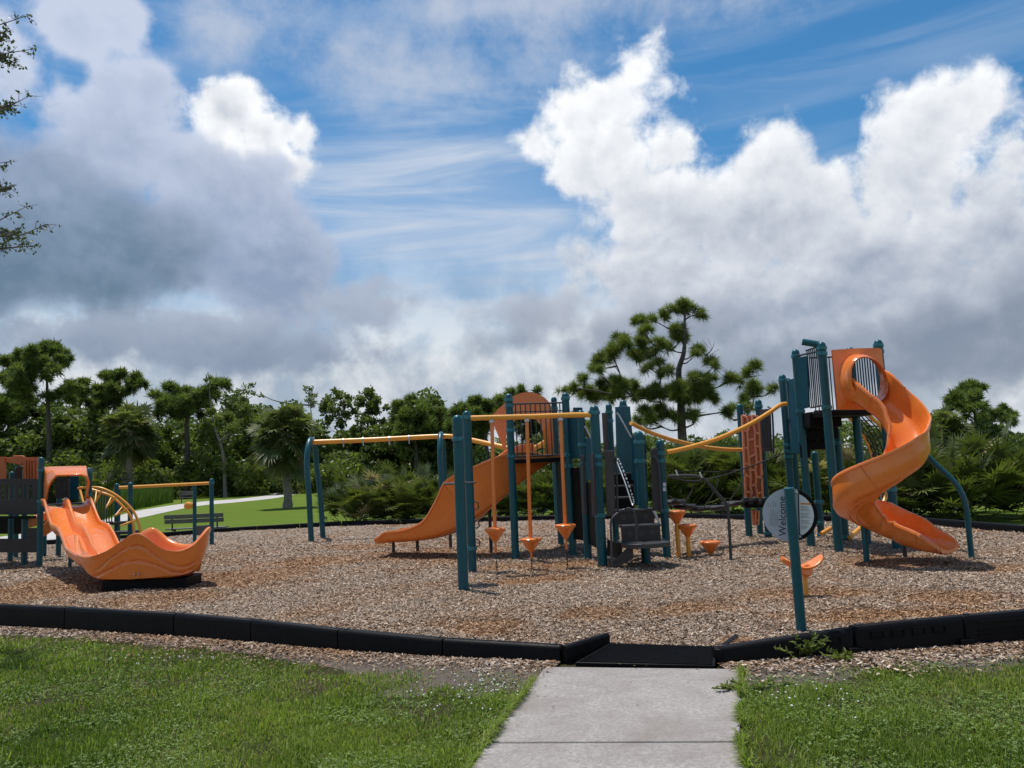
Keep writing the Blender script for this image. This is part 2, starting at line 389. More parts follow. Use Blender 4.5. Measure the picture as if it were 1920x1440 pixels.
def spline(pts, n):
    """Catmull-Rom through tuples of any length"""
    a = np.array([tuple(p) for p in pts], float); out = []
    seg = len(a) - 1
    for k in range(n + 1):
        u = k / n * seg; i = min(int(u), seg - 1); f = u - i
        p0 = a[i - 1] if i > 0 else 2 * a[0] - a[1]; p1, p2 = a[i], a[i + 1]
        p3 = a[i + 2] if i + 2 <= seg else 2 * a[-1] - a[-2]
        out.append(0.5 * (2 * p1 + (p2 - p0) * f + (2 * p0 - 5 * p1 + 4 * p2 - p3) * f * f + (3 * p1 - p0 - 3 * p2 + p3) * f ** 3))
    return out
class MB:
    def __init__(s): s.v = []; s.f = []
    def add(s, vs, fs):
        k = len(s.v); s.v += [Vector(v) for v in vs]; s.f += [[i + k for i in f] for f in fs]; return s
    def box(s, c, size, rz=0.0, rot=None):
        hx, hy, hz = (v / 2 for v in size); m = rot or Matrix.Rotation(rz, 3, 'Z'); c = Vector(c)
        vs = [c + m @ Vector((x, y, z)) for z in (-hz, hz) for x, y in ((-hx, -hy), (hx, -hy), (hx, hy), (-hx, hy))]
        return s.add(vs, [(3, 2, 1, 0), (4, 5, 6, 7), (0, 1, 5, 4), (1, 2, 6, 5), (2, 3, 7, 6), (3, 0, 4, 7)])
    def bar(s, a, b, w, h, up=None):
        """rectangular bar between two points; w sideways, h along up"""
        a, b = Vector(a), Vector(b); t = b - a; x, y = frame(t, up)
        vs = []
        for p in (a, b):
            vs += [p + x * i * w / 2 + y * j * h / 2 for i, j in ((-1, -1), (1, -1), (1, 1), (-1, 1))]
        return s.add(vs, [(0, 1, 2, 3), (7, 6, 5, 4), (1, 0, 4, 5), (2, 1, 5, 6), (3, 2, 6, 7), (0, 3, 7, 4)])
    def tube(s, pts, r, seg=12, cap=True):
        pts = [Vector(p) for p in pts]; n = len(pts); rs = r if hasattr(r, '__len__') else [r] * n
        rings = []; x = None
        for i, p in enumerate(pts):
            t = (pts[min(i + 1, n - 1)] - pts[max(i - 1, 0)]).normalized()
            if x is None: x, y = frame(t)
            else:
                x = (x - t * x.dot(t)).normalized()
            y = t.cross(x)
            rings.append([p + (x * math.cos(a) + y * math.sin(a)) * rs[i] for a in (2 * math.pi * k / seg for k in range(seg))])
        return s.loft(rings, True, cap)
    def loft(s, rings, closed=True, cap=False):
        k = len(rings[0]); vs = [v for r in rings for v in r]; fs = []
        for i in range(len(rings) - 1):
            for j in range(k if closed else k - 1):
                a = i * k + j; b = i * k + (j + 1) % k
                fs.append((a, b, b + k, a + k))
        if cap: fs += [tuple(range(k - 1, -1, -1)), tuple(range((len(rings) - 1) * k, len(rings) * k))]
        return s.add(vs, fs)
    def lathe(s, c, prof, seg=20, axis=Vector((0, 0, 1))):
        c = Vector(c); x, y = frame(axis); ax = axis.normalized()
        rings = [[c + ax * h + (x * math.cos(a) + y * math.sin(a)) * r for a in (2 * math.pi * k / seg for k in range(seg))] for r, h in prof]
        return s.loft(rings, True, True)
    def prism(s, poly, d):
        """closed polygon of points pushed along vector d"""
        n = len(poly); d = Vector(d); vs = [Vector(p) for p in poly] + [Vector(p) + d for p in poly]
        return s.add(vs, [tuple(range(n - 1, -1, -1)), tuple(range(n, 2 * n))] + [(i, (i + 1) % n, (i + 1) % n + n, i + n) for i in range(n)])
    def build(s, name, m, parent=None, ang=35, bevel=0.0, loc=None):
        o0 = origin(parent) if parent is not None else (Vector(loc) if loc is not None else Vector())
        me = bpy.data.meshes.new(name); me.from_pydata([v - o0 for v in s.v], [], s.f)
        bm = bmesh.new(); bm.from_mesh(me); bmesh.ops.recalc_face_normals(bm, faces=bm.faces); bm.to_mesh(me); bm.free()
        me.shade_smooth(); me.set_sharp_from_angle(angle=R(ang))
        o = link(name, me, m, parent)
        if parent is None and loc is not None: o.location = loc
        if bevel:
            b = o.modifiers.new('bevel', 'BEVEL'); b.width = bevel; b.segments = 2; b.limit_method = 'ANGLE'; b.angle_limit = R(40)
        return o
def fast(name, V, Fc, m, parent=None, tint=None, loc=None, smooth=False, wear=None):
    """numpy vertices and equal-sized faces into one mesh"""
    o0 = np.array(origin(parent) if parent is not None else (loc if loc is not None else (0, 0, 0)), float)
    V = np.asarray(V, np.float32) - o0.astype(np.float32); Fc = np.asarray(Fc, np.int32); k = Fc.shape[1]
    me = bpy.data.meshes.new(name); me.vertices.add(len(V)); me.vertices.foreach_set('co', V.ravel())
    me.loops.add(Fc.size); me.loops.foreach_set('vertex_index', Fc.ravel())
    me.polygons.add(len(Fc)); me.polygons.foreach_set('loop_start', np.arange(0, Fc.size, k, dtype=np.int32))
    if smooth: me.polygons.foreach_set('use_smooth', np.ones(len(Fc), bool))
    me.update(calc_edges=True)
    if tint is not None:
        a = me.attributes.new('tint', 'FLOAT', 'POINT'); a.data.foreach_set('value', np.asarray(tint, np.float32))
    if wear is not None:
        a = me.attributes.new('wear', 'FLOAT', 'POINT'); a.data.foreach_set('value', np.asarray(wear, np.float32))
    o = link(name, me, m, parent)
    if parent is None and loc is not None: o.location = loc
    return o
def ribbons(base, tip, width, side, bend=None):
    """thin leaves: triangles base -> tip, or bent two-piece blades"""
    n = len(base); s = side * width[:, None] * 0.5
    if bend is None:
        V = np.stack([base - s, base + s, tip], 1).reshape(-1, 3)
        return V, np.arange(3 * n).reshape(n, 3)
    mid = (base + tip) / 2 + bend
    V = np.stack([base - s, base + s, mid + s * 0.75, mid - s * 0.75, tip], 1).reshape(-1, 3)
    i = np.arange(n)[:, None] * 5
    Fq = np.concatenate([i + np.array([[0, 1, 2]]), i + np.array([[0, 2, 3]]), i + np.array([[3, 2, 4]])], 1).reshape(-1, 3)
    return V, Fq
def unit(a): return a / np.maximum(np.linalg.norm(a, axis=-1, keepdims=True), 1e-9)
def inside(px, py, poly):
    r = np.zeros(len(px), bool); n = len(poly)
    for i in range(n):
        x1, y1 = poly[i][:2]; x2, y2 = poly[(i + 1) % n][:2]
        c = ((y1 > py) != (y2 > py)) & (px < (x2 - x1) * (py - y1) / ((y2 - y1) if y2 != y1 else 1e-9) + x1)
        r ^= c
    return r
def vnoise(x, y, f, seed=0):
    """cheap smooth value noise, 0..1"""
    x = x * f + seed * 17.13; y = y * f + seed * 9.71
    xi = np.floor(x).astype(int); yi = np.floor(y).astype(int); fx = x - xi; fy = y - yi
    fx = fx * fx * (3 - 2 * fx); fy = fy * fy * (3 - 2 * fy)
    def h(a, b):
        q = np.sin(a * 127.1 + b * 311.7 + seed * 74.7) * 43758.5453; return q - np.floor(q)
    return (h(xi, yi) * (1 - fx) + h(xi + 1, yi) * fx) * (1 - fy) + (h(xi, yi + 1) * (1 - fx) + h(xi + 1, yi + 1) * fx) * fy

# ------------------------------------------------------------------ the setting
MZ = 0.17                                     # level of the mulch
g = MB(); S = 900
g.add([(-S, -60, 0), (S, -60, 0), (S, S, 0), (-S, S, 0)], [(0, 1, 2, 3)])
tag(g.build('ground', LAWN), kind='structure')
pu = [(-40, 1012), (150, 985), (222, 967), (260, 957), (362, 942), (440, 936), (500, 929), (530, 921), (580, 916), (640, 912.6)]
pl = [(-40, 1040), (150, 1005), (222, 980), (258, 972), (362, 950), (440, 942), (515, 934), (572, 923), (600, 917), (650, 914.0)]
pa = MB(); vs_ = []
for a, b in zip(spline(pu, 40), spline(pl, 40)): vs_.append([G(*a, 0.008), G(*b, 0.008)])
pa.loft(vs_, False)
tag(pa.build('path', PATHM), kind='structure')

# border polylines: foot of the outer face, read off the photograph
front_left = [(-420, 1152), (-230, 1163), (-60, 1174), (120, 1184), (325, 1197), (470, 1209), (633, 1224), (830, 1237), (1052, 1246)]
front_right = [(1344, 1250), (1604, 1231), (1606, 1230), (1812, 1215), (2010, 1200), (2300, 1172)]
back = [(-520, 1052), (-250, 1040), (82, 1022), (330, 1005), (400, 999), (640, 985), (815, 980), (1100, 973), (1280, 971), (1430, 976), (1580, 977), (1740, 983), (1920, 999), (2300, 1040)]
FLp = [G(x, y) for x, y in front_left]; FRp = [G(x, y) for x, y in front_right]
BKp = [G(x, y, MZ) for x, y in back]
poly = [p.xy for p in FLp] + [p.xy for p in FRp] + [p.xy for p in reversed(BKp)]
poly = [tuple(p) for p in poly]
hts = [0.27, 0.27, 0.265, 0.26, 0.25, 0.235, 0.205, 0.17, 0.145]
hr = [0.135, 0.215, 0.225, 0.25, 0.26, 0.26]
FXY = np.array([tuple(p.xy) for p in FLp] + [tuple(p.xy) for p in FRp]); FTOP = np.array(hts + hr)
BXY = np.array([tuple(p.xy) for p in BKp])
ramp_back = G(1215, 1211, 0.10)
# places where feet have kicked the bed up: image x, y, half width, half height
WORN = [(450, 1082, 150, 22), (110, 1100, 160, 30), (600, 1052, 110, 10), (820, 1040, 170, 12), (990, 1086, 80, 9), (900, 1170, 80, 14), (1120, 1143, 70, 12), (1307, 1138, 100, 11), (1450, 1107, 60, 11), (1383, 1196, 24, 9),
        (1780, 1120, 110, 12), (1870, 1062, 70, 9), (1690, 1050, 110, 12), (1540, 1112, 60, 9), (1700, 1150, 150, 11), (320, 1118, 120, 14), (700, 1022, 90, 7), (1060, 1056, 60, 7), (930, 1062, 50, 7), (1000, 1060, 40, 7)]
def wear(x, y):
    x = np.asarray(x, float); y = np.asarray(y, float); w = np.zeros_like(x); n = vnoise(x, y, 2.4, 14) * .6 + vnoise(x, y, 6.0, 15) * .4
    for px, py, rx, ry in WORN:
        c = G(px, py, MZ); ax = rx * c.y / FPX; ay = abs(G(px, py - ry, MZ).y - G(px, py + ry, MZ).y) / 2
        w = np.maximum(w, np.exp(-((x - c.x) / ax) ** 2 - ((y - c.y) / ay) ** 2))
    return np.clip((w * 1.25 + (n - .5) * 1.1 - .22) * 1.4, 0, .72)
def mulch_z(x, y):
    x = np.asarray(x, float); y = np.asarray(y, float)
    z = MZ + (vnoise(x, y, 0.7, 3) - 0.5) * 0.035 + (vnoise(x, y, 2.3, 5) - 0.5) * 0.02
    z = z - 0.035 * wear(x, y) * (0.4 + vnoise(x, y, 1.9, 16))
    top = np.interp(x, FXY[:, 0], FTOP); dist = np.clip(y - np.interp(x, FXY[:, 0], FXY[:, 1]), 0, 9)
    top = np.where((x > FLp[-1].x - 0.05) & (x < FRp[0].x + 0.02), 0.09, top - 0.028)
    lim = top + np.clip(dist - 0.3, 0, 9) * 0.05
    return np.minimum(z, lim)
rampx0, rampx1 = G(1058, 1246).x, G(1384, 1212).x
def front_y(x):
    q = [tuple(BKp[0].xy)] + [tuple(p.xy) for p in FLp] + [tuple(G(1138, 1217, .05).xy), (G(1142, 1206, .11).x + .01, G(1142, 1206, .11).y), tuple(G(1342, 1212, .11).xy)] + [tuple(p.xy) for p in FRp] + [tuple(BKp[-1].xy)]
    q = np.array(q); return np.interp(x, q[:, 0], q[:, 1]) + 0.05
xs = np.unique(np.concatenate([np.linspace(BXY[0, 0] + .02, BXY[-1, 0] - .02, 260), FXY[:, 0], np.linspace(0.3, 1.9, 60)]))
sv = np.linspace(0, 1, 90) ** 1.25
yf = front_y(xs); yb = np.maximum(np.interp(xs, BXY[:, 0], BXY[:, 1]) - 0.05, yf)
gx = np.repeat(xs[None], len(sv), 0); gy = yf[None] + (yb - yf)[None] * sv[:, None]; gz = mulch_z(gx, gy)
Vm = np.stack([gx, gy, gz], -1).reshape(-1, 3)
ii = np.arange(len(sv) - 1)[:, None] * len(xs) + np.arange(len(xs) - 1)[None]
Q = np.stack([ii, ii + 1, ii + 1 + len(xs), ii + len(xs)], -1).reshape(-1, 4)
o = fast('mulch_bed', Vm, Q, MULCH, smooth=True, wear=wear(Vm[:, 0], Vm[:, 1])); tag(o, kind='structure')

def chips(n, region, zf, seed, lmin=0.018, lmax=0.055, far=None):
    r = np.random.default_rng(seed)
    px, py = region(n, r); k = len(px)
    z = zf(px, py) + r.random(k) * 0.016
    L = r.uniform(lmin, lmax, k); W = L * r.uniform(0.18, 0.5, k)
    if far is not None: s = np.clip(py / far, 1, 1.7); L *= s; W *= s
    a = r.uniform(0, 2 * np.pi, k); tl = r.normal(0, 0.28, k); rl = r.normal(0, 0.35, k)
    ux = np.stack([np.cos(a) * np.cos(tl), np.sin(a) * np.cos(tl), np.sin(tl)], 1)
    sd = np.stack([-np.sin(a) * np.cos(rl), np.cos(a) * np.cos(rl), np.sin(rl)], 1)
    c = np.stack([px, py, z], 1); u = ux * L[:, None] / 2; w = sd * W[:, None] / 2
    V = np.stack([c - u - w * 0.6, c + u * 0.9 - w, c + u + w * 0.5, c - u * 0.8 + w], 1).reshape(-1, 3)
    t = np.repeat(np.clip(r.beta(0.95, 1.0, k), 0, 1), 4)
    return V, np.arange(4 * k).reshape(k, 4), t
def bed_region(n, r):
    # denser towards the viewer: uniform in 1/distance
    inv = r.uniform(1 / 24.0, 1 / 5.6, n); y = 1 / inv; x = (r.random(n) - 0.5) * 1.42 * y
    k = inside(x, y, poly) & (y > front_y(x) + np.where((x > rampx0) & (x < rampx1), 0.0, 0.07)); return x[k], y[k]
V, Fq, t = chips(560000, bed_region, mulch_z, 11, 0.012, 0.040, far=9.0)
tag(fast('wood_chips', V, Fq, CHIPS, tint=t, wear=wear(V[:, 0], V[:, 1])), 'loose wood chips covering the playground bed', 'wood chips', kind='stuff')

# strip of soil and spilled chips along the outside of the border
def soil_strip(name, pts, w, side):
    m = MB(); rows = []
    q = spline([(p.x, p.y) for p in pts], 40)
    for i, p in enumerate(q):
        t = np.array(q[min(i + 1, 40)]) - np.array(q[max(i - 1, 0)]); nrm = unit(np.array([t[1], -t[0]]))
        ww = w(i / 40) * (0.8 + 0.5 * vnoise(np.array([i * 0.9]), np.array([side * 3.0]), 0.6)[0])
        rows.append([Vector((p[0] - nrm[0] * 0.1, p[1] - nrm[1] * 0.1, 0.03)), Vector((p[0] + nrm[0] * ww * .5, p[1] + nrm[1] * ww * .5, 0.02)), Vector((p[0] + nrm[0] * ww, p[1] + nrm[1] * ww, 0.004))])
    m.loft(rows, False); tag(m.build(name, SOIL), kind='structure')
    return q
ql = soil_strip('soil_strip', FLp, lambda u: 0.28 + 0.75 * max(0, u - 0.62) * 2.0 + 0.25 * math.exp(-((u - 0.9) / 0.07) ** 2), 1)
qr = soil_strip('soil_strip', FRp, lambda u: 0.30 + 0.75 * math.exp(-(u / 0.12) ** 2) + 0.3 * min(1, max(0, u - .25) * 4), 2)
def strip_region(q, wmin, wmax):
    q = np.array(q)
    def f(n, r):
        u = r.random(n) * (len(q) - 1); i = u.astype(int); fr = (u - i)[:, None]
        p = q[i] * (1 - fr) + q[i + 1] * fr; t = q[i + 1] - q[i]; nr = unit(np.stack([t[:, 1], -t[:, 0]], 1))
        off = np.abs(r.normal(0, 1, n)) * (wmax - wmin) + wmin
        p = p + nr * off[:, None]; return p[:, 0], p[:, 1]
    return f
V1, F1, t1 = chips(13000, strip_region(ql, 0.02, 0.20), lambda x, y: np.full(len(x), 0.022), 12, 0.012, 0.045)
Vx, Fx, tx = chips(5200, strip_region(ql, 0.05, 0.55), lambda x, y: np.full(len(x), 0.024), 15, 0.008, 0.03); V1, F1, t1 = np.concatenate([V1, Vx]), np.concatenate([F1, Fx + len(V1)]), np.concatenate([t1, tx * .6])
V2, F2, t2 = chips(10000, strip_region(qr, 0.02, 0.25), lambda x, y: np.full(len(x), 0.022), 13, 0.012, 0.05)
tag(fast('spilled_wood_chips', np.concatenate([V1, V2]), np.concatenate([F1, F2 + len(V1)]), CHIPS, tint=np.concatenate([t1, t2])),
    'loose wood chips spilled along the outside of the black border', 'wood chips', kind='stuff')

# ------------------------------------------------------------------ concrete walk, slab by slab
def smoothline(a, b, n=8): return [a + (b - a) * i / n for i in range(n + 1)]
wl = [(1022, 1250), (1000, 1279), (983, 1302), (960, 1330), (935, 1362), (915, 1392), (885, 1436), (840, 1500), (760, 1640)]
wr = [(1391, 1254), (1389, 1300), (1388, 1345), (1386, 1390), (1398, 1440), (1415, 1520), (1440, 1640)]
WL = [G(x, y, 0.03) for x, y in wl]; WR = [G(x, y, 0.03) for x, y in wr]
walk = thing('sidewalk', 'pale concrete walk leading straight up to the black ramp', 'sidewalk', (0.6, 5.4, 0.0))
def slab(L, Rr):
    top = L + Rr[::-1]; m = MB(); m.prism([p - Vector((0, 0, 0.12)) for p in top], (0, 0, 0.12))
    return m.build('slab', CONC, walk, bevel=0.008)
def cut(a, b, f): return a + (b - a) * f
slab(WL[:5] + [WL[5] + (WL[4] - WL[5]).normalized() * 0.010], WR[:3] + [WR[3] + (WR[2] - WR[3]).normalized() * 0.010])
slab([WL[5] - (WL[4] - WL[5]).normalized() * 0.010] + WL[6:8], [WR[3] - (WR[2] - WR[3]).normalized() * 0.010] + WR[4:6])
slab([WL[7] - Vector((0.004, 0.012, 0))] + WL[8:], [WR[5] - Vector((0, 0.012, 0))] + WR[6:])
fill = MB(); pts_ = [WL[0], WL[5], WL[8], WR[6], WR[3], WR[0]]
fill.prism([Vector((p.x * 0.995 + 0.003, p.y, -0.1)) for p in pts_], (0, 0, 0.098)); fill.build('joint_filler', BLACKR, walk)

# ------------------------------------------------------------------ black border timbers
def timber(parent, a, b, h0, h1, z0=0.0, w=0.105, slots=False):
    """moulded plastic edging: rounded top, recessed pockets in the outer face"""
    a, b = Vector((a.x, a.y, z0)), Vector((b.x, b.y, z0)); t = (b - a); L = t.length; t.normalize()
    nrm = Vector((t.y, -t.x, 0))            # outward, towards the lawn
    if nrm.y > 0 and not slots == 'back': nrm = -nrm
    a = a + t * 0.005; b = b - t * 0.005
    m = MB(); prof = [(0.0, -0.1), (0.0, 0.84), (-0.008, 0.94), (-0.022, 1.0), (-w + 0.022, 1.0), (-w + 0.006, 0.94), (-w, 0.84), (-w, -0.1)]
    rings = []
    for p, h in ((a, h0), (a.lerp(b, .5), (h0 + h1) / 2), (b, h1)):
        rings.append([p + nrm * s + Vector((0, 0, u * h)) for s, u in prof])
    m.loft(rings, True, True)
    o = m.build('timber', BLACK, parent, 30, 0.006)
    return o, a, b, nrm, t
bl = thing('landscape_border', 'black plastic edging timbers in front of the double slide, running left from the ramp', 'border', FLp[4])
for i in range(len(FLp) - 1):
    o, a, b, nrm, t = timber(bl, FLp[i], FLp[i + 1], hts[i], hts[i + 1])
    for e in (0.06, (b - a).length - 0.06):
        k = MB(); c = a + t * e - nrm * 0.05; k.lathe(c + Vector((0, 0, hts[i] + (hts[i + 1] - hts[i]) * e / (b - a).length + 0.001)), [(0.022, 0), (0.022, 0.006), (0.014, 0.011)], 10)
        k.build('spike_cap', BLACKR, o)
brr = thing('landscape_border', 'black plastic edging timbers right of the ramp, with square pockets', 'border', FRp[2])
for i in (0, 2, 3, 4):
    o, a, b, nrm, t = timber(brr, FRp[i], FRp[i + 1], hr[i], hr[i + 1], 0.0, 0.11)
    L = (b - a).length; k = MB()
    n = 4 if i == 2 else (1 if i == 0 else 0)
    for q in range(n):
        e = L * (0.2 + 0.19 * q) if n == 4 else L * 0.86
        h = hr[i] + (hr[i + 1] - hr[i]) * e / L; c = a + t * e + Vector((0, 0, h * 0.66)); s, u = 0.05, 0.026
        for da, db, la, lb in ((0, u, 2 * s + .016, .008), (0, -u, 2 * s + .016, .008), (s, 0, .008, 2 * u), (-s, 0, .008, 2 * u)):
            k.bar(c + t * (da - la / 2) + Vector((0, 0, db)) + nrm * 0.004, c + t * (da + la / 2) + Vector((0, 0, db)) + nrm * 0.004, 0.012, lb, Vector((0, 0, 1)))
    if i in (3, 4):
        c0, c1 = a + t * L * 0.12, a + t * L * 0.93
        for hh in (0.36, 0.52, 0.78): k.bar(c0 + Vector((0, 0, hr[i] * hh)) + nrm * 0.004, c1 + Vector((0, 0, hr[i] * hh)) + nrm * 0.004, 0.014, 0.012, Vector((0, 0, 1)))
    if k.v: tag(k.build('moulded_rib', BLACK, o), kind='stuff')
    if i in (0, 2, 3):
        jb = MB(); jb.box(b + Vector((0, 0, 0.03)) - nrm * 0.02, (0.12, 0.12, 0.09), math.atan2(t.y, t.x)); jb.build('joint_foot', BLACK, o, bevel=0.008)
    kc = MB(); kc.lathe(a + t * 0.06 - nrm * 0.055 + Vector((0, 0, hr[i] + 0.002)), [(0.026, 0), (0.026, 0.008), (0.016, 0.013)], 10); kc.build('spike_cap', BLACKR, o)
bb = thing('landscape_border', 'long low black edging along the far side of the mulch, below the palmettos', 'border', BKp[6])
for a, b in [(BKp[i], BKp[i + 1]) for i in range(len(BKp) - 1)] + [(FLp[0], BKp[0]), (BKp[-1], FRp[-1])]:
    n = max(1, round((b - a).length / 1.25))
    for q in range(n): timber(bb, a.lerp(b, q / n), a.lerp(b, (q + 1) / n), 0.29, 0.29, 0.0, 0.11, 'back')

# ramp between the two front borders
rp = thing('access_ramp', 'black ribbed plastic ramp between the borders at the end of the walk', 'ramp', G(1215, 1240))
f0, f1, b0, b1 = G(1078, 1242, 0.035), G(1341, 1248, 0.035), G(1142, 1206, 0.11), G(1342, 1212, 0.11)
m = MB(); dn = Vector((0, 0, -0.12)); m.add([f0, f1, b1, b0, f0 + dn, f1 + dn, b1 + dn * 1.5, b0 + dn * 1.5], [(0, 1, 2, 3), (7, 6, 5, 4), (0, 4, 5, 1), (1, 5, 6, 2), (2, 6, 7, 3), (3, 7, 4, 0)])
m.build('plate', BLACK, rp, bevel=0.006)
m = MB()
for i in range(1, 22):
    f = i / 22; a, b = f0.lerp(b0, f), f1.lerp(b1, f); up = Vector((0, 0, 0.003))
    m.bar(a.lerp(b, .02) + up, a.lerp(b, .98) + up, 0.010, 0.007, Vector((0, 0, 1)))
tag(m.build('tread_rib', BLACK, rp), kind='stuff')
m = MB(); a, b = G(1058, 1246), G(1140, 1216, 0.05); t = (b - a).normalized(); nn = Vector((t.y, -t.x, 0))
m.loft([[p + nn * s + Vector((0, 0, z)) for s, z in ((-.035, -.05), (-.035, h - .02), (-.02, h), (.02, h), (.035, h - .02), (.035, -.05))] for p, h in ((a, .15), (b, .13))], True, True)
m.build('side_rail', BLACK, rp, bevel=0.005)
m = MB(); a, b = G(1346, 1250), G(1384, 1212, 0.05); t = (b - a).normalized(); nn = Vector((t.y, -t.x, 0))
m.loft([[p + nn * s + Vector((0, 0, z)) for s, z in ((-.035, -.05), (-.035, h - .02), (-.02, h), (.02, h), (.035, h - .02), (.035, -.05))] for p, h in ((a, .13), (b, .10))], True, True)
m.build('side_rail', BLACK, rp, bevel=0.005)

# ------------------------------------------------------------------ mown grass in front
m = MB(); m.add([(-14, 1.5, 0.003), (14, 1.5, 0.003), (14, 9.2, 0.003), (-14, 12.0, 0.003)], [(0, 1, 2, 3)]); tag(m.build('turf_base', THATCH), kind='structure')
walkpoly = [tuple(p.xy) for p in WL] + [tuple(p.xy) for p in WR[::-1]]
QL, QR = np.array(ql), np.array(qr)
def dist_line(x, y, q):
    d = np.full(len(x), 1e9)
    for i in range(0, len(q) - 1):
        a, b = q[i], q[i + 1]; ab = b - a; L = (ab ** 2).sum()
        u = np.clip(((x - a[0]) * ab[0] + (y - a[1]) * ab[1]) / L, 0, 1)
        d = np.minimum(d, np.hypot(x - a[0] - u * ab[0], y - a[1] - u * ab[1]))
    return d
def turf(n, seed, right):
    r = np.random.default_rng(seed)
    inv = r.uniform(1 / 9.6, 1 / 3.3, n); y = 1 / inv; x = (r.random(n) - 0.5) * 1.55 * y
    k = ~inside(x, y, poly) & ~((x > rampx0 - .02) & (x < rampx1) & (y > np.interp(x, [WL[0].x, WR[0].x], [WL[0].y, WR[0].y]) - .05)) & ~inside(x, y, walkpoly) & ((x > 1.2 + 0 * y) == right)
    x, y = x[k], y[k]
    d = dist_line(x, y, QR if right else QL)
    walkd = np.minimum(dist_line(x, y, np.array([tuple(p.xy) for p in WL])), dist_line(x, y, np.array([tuple(p.xy) for p in WR])))
    lim = 0.12 + 0.34 * vnoise(x, y, 1.7, 8) + 0.22 * vnoise(x, y, 5.0, 9) + r.normal(0, .05, len(x))
    if right: lim += 0.25 * np.exp(-((x - 1.75) / 0.35) ** 2) + 0.16 * np.clip(x - 3.0, 0, 2) - 0.12 * np.exp(-((x - 2.6) / .35) ** 2)
    else: lim += 0.30 * np.exp(-((x + 1.35) / 0.5) ** 2) + 0.22 * np.exp(-((x - 0.25) / 0.4) ** 2)
    bare = vnoise(x, y, 1.1, 21) * 0.6 + vnoise(x, y, 3.1, 22) * 0.4
    keep = (d > lim) & (r.random(len(x)) < np.clip((bare - 0.22) * 5, 0.22, 1)) | ((d > 0.1) & (r.random(len(x)) < 0.02))
    x, y, d = x[keep], y[keep], d[keep]; n = len(x)
    clump = vnoise(x, y, 4.5, 31) * 0.6 + vnoise(x, y, 11, 32) * 0.4
    h = (0.014 + 0.042 * clump) * r.uniform(0.5, 1.3, n) * np.clip(0.55 + d * 0.5, 0.5, 1.0)
    tall = r.random(n) < 0.02; h[tall] *= 2.0
    a = r.uniform(0, 2 * np.pi, n); lean = np.abs(r.normal(0.55, 0.75, n))
    dirv = np.stack([np.cos(a) * np.sin(lean), np.sin(a) * np.sin(lean), np.cos(lean)], 1); dirv[:, 2] = np.abs(dirv[:, 2]) + 0.08
    base = np.stack([x, y, np.zeros(n)], 1); tip = base + unit(dirv) * (h * 1.25)[:, None]
    s = np.stack([-np.sin(a), np.cos(a), np.zeros(n)], 1); w = r.uniform(0.004, 0.010, n) * np.clip(y / 5.5, 0.8, 1.6)
    V, Fa = ribbons(base, tip, w, s, np.stack([np.zeros(n), np.zeros(n), h * 0.22], 1))
    yel = vnoise(x, y, 0.75, 41) * 0.65 + vnoise(x, y, 2.6, 42) * 0.35
    t = np.clip(-0.10 + 1.05 * yel + r.normal(0, 0.20, n), 0, 0.86)
    dryp = np.clip((vnoise(x, y, 1.3, 43) * .7 + vnoise(x, y, 3.7, 44) * .3 - 0.46) * 1.3, 0.03, 0.5); dry = r.random(n) < dryp; t[dry] = r.uniform(0.88, 1.0, dry.sum())
    return V, Fa, np.repeat(t, 5)
def clover(n, seed):
    r = np.random.default_rng(seed); inv = r.uniform(1 / 9.0, 1 / 3.4, n); y = 1 / inv; x = (r.random(n) - 0.5) * 1.5 * y
    k = ~inside(x, y, poly) & ~inside(x, y, walkpoly) & (np.minimum(dist_line(x, y, QL), dist_line(x, y, QR)) > .45) & (vnoise(x, y, 1.5, 71) * .6 + vnoise(x, y, 4.1, 72) * .4 > r.uniform(.42, .62, n))
    x, y = x[k], y[k]; n = len(x); h = r.uniform(.018, .045, n); out, tt = [], []
    a0 = r.uniform(0, 6.28, n); s = r.uniform(.006, .013, n)
    for j in range(3):
        a = a0 + j * 2.094; c = np.stack([x + np.cos(a) * s * .62, y + np.sin(a) * s * .62, h + r.normal(0, .003, n)], 1); u = np.stack([np.cos(a), np.sin(a), r.normal(.1, .25, n)], 1) * s[:, None] * .62; w = np.stack([-np.sin(a), np.cos(a), r.normal(0, .25, n)], 1) * s[:, None] * .55
        out.append(np.stack([c - u, c + w, c + u, c - w], 1).reshape(-1, 3)); tt.append(np.repeat(np.clip(r.normal(.5, .25, n), 0, 1), 4))
    V = np.concatenate(out); return V, np.arange(len(V)).reshape(-1, 4), np.concatenate(tt)
V, Fa, t = clover(60000, 73)
tag(fast('clover', V, Fa, CLOVER, tint=t), 'low clover leaves mixed into the lawn in front of the border', 'clover', kind='stuff')
V, Fa, t = turf(420000, 51, False)
tag(fast('grass', V, Fa, GRASSM, tint=t), 'patchy green lawn left of the concrete walk', 'grass', kind='stuff')
V, Fa, t = turf(420000, 52, True)
tag(fast('grass', V, Fa, GRASSM, tint=t), 'patchy green lawn right of the concrete walk', 'grass', kind='stuff')

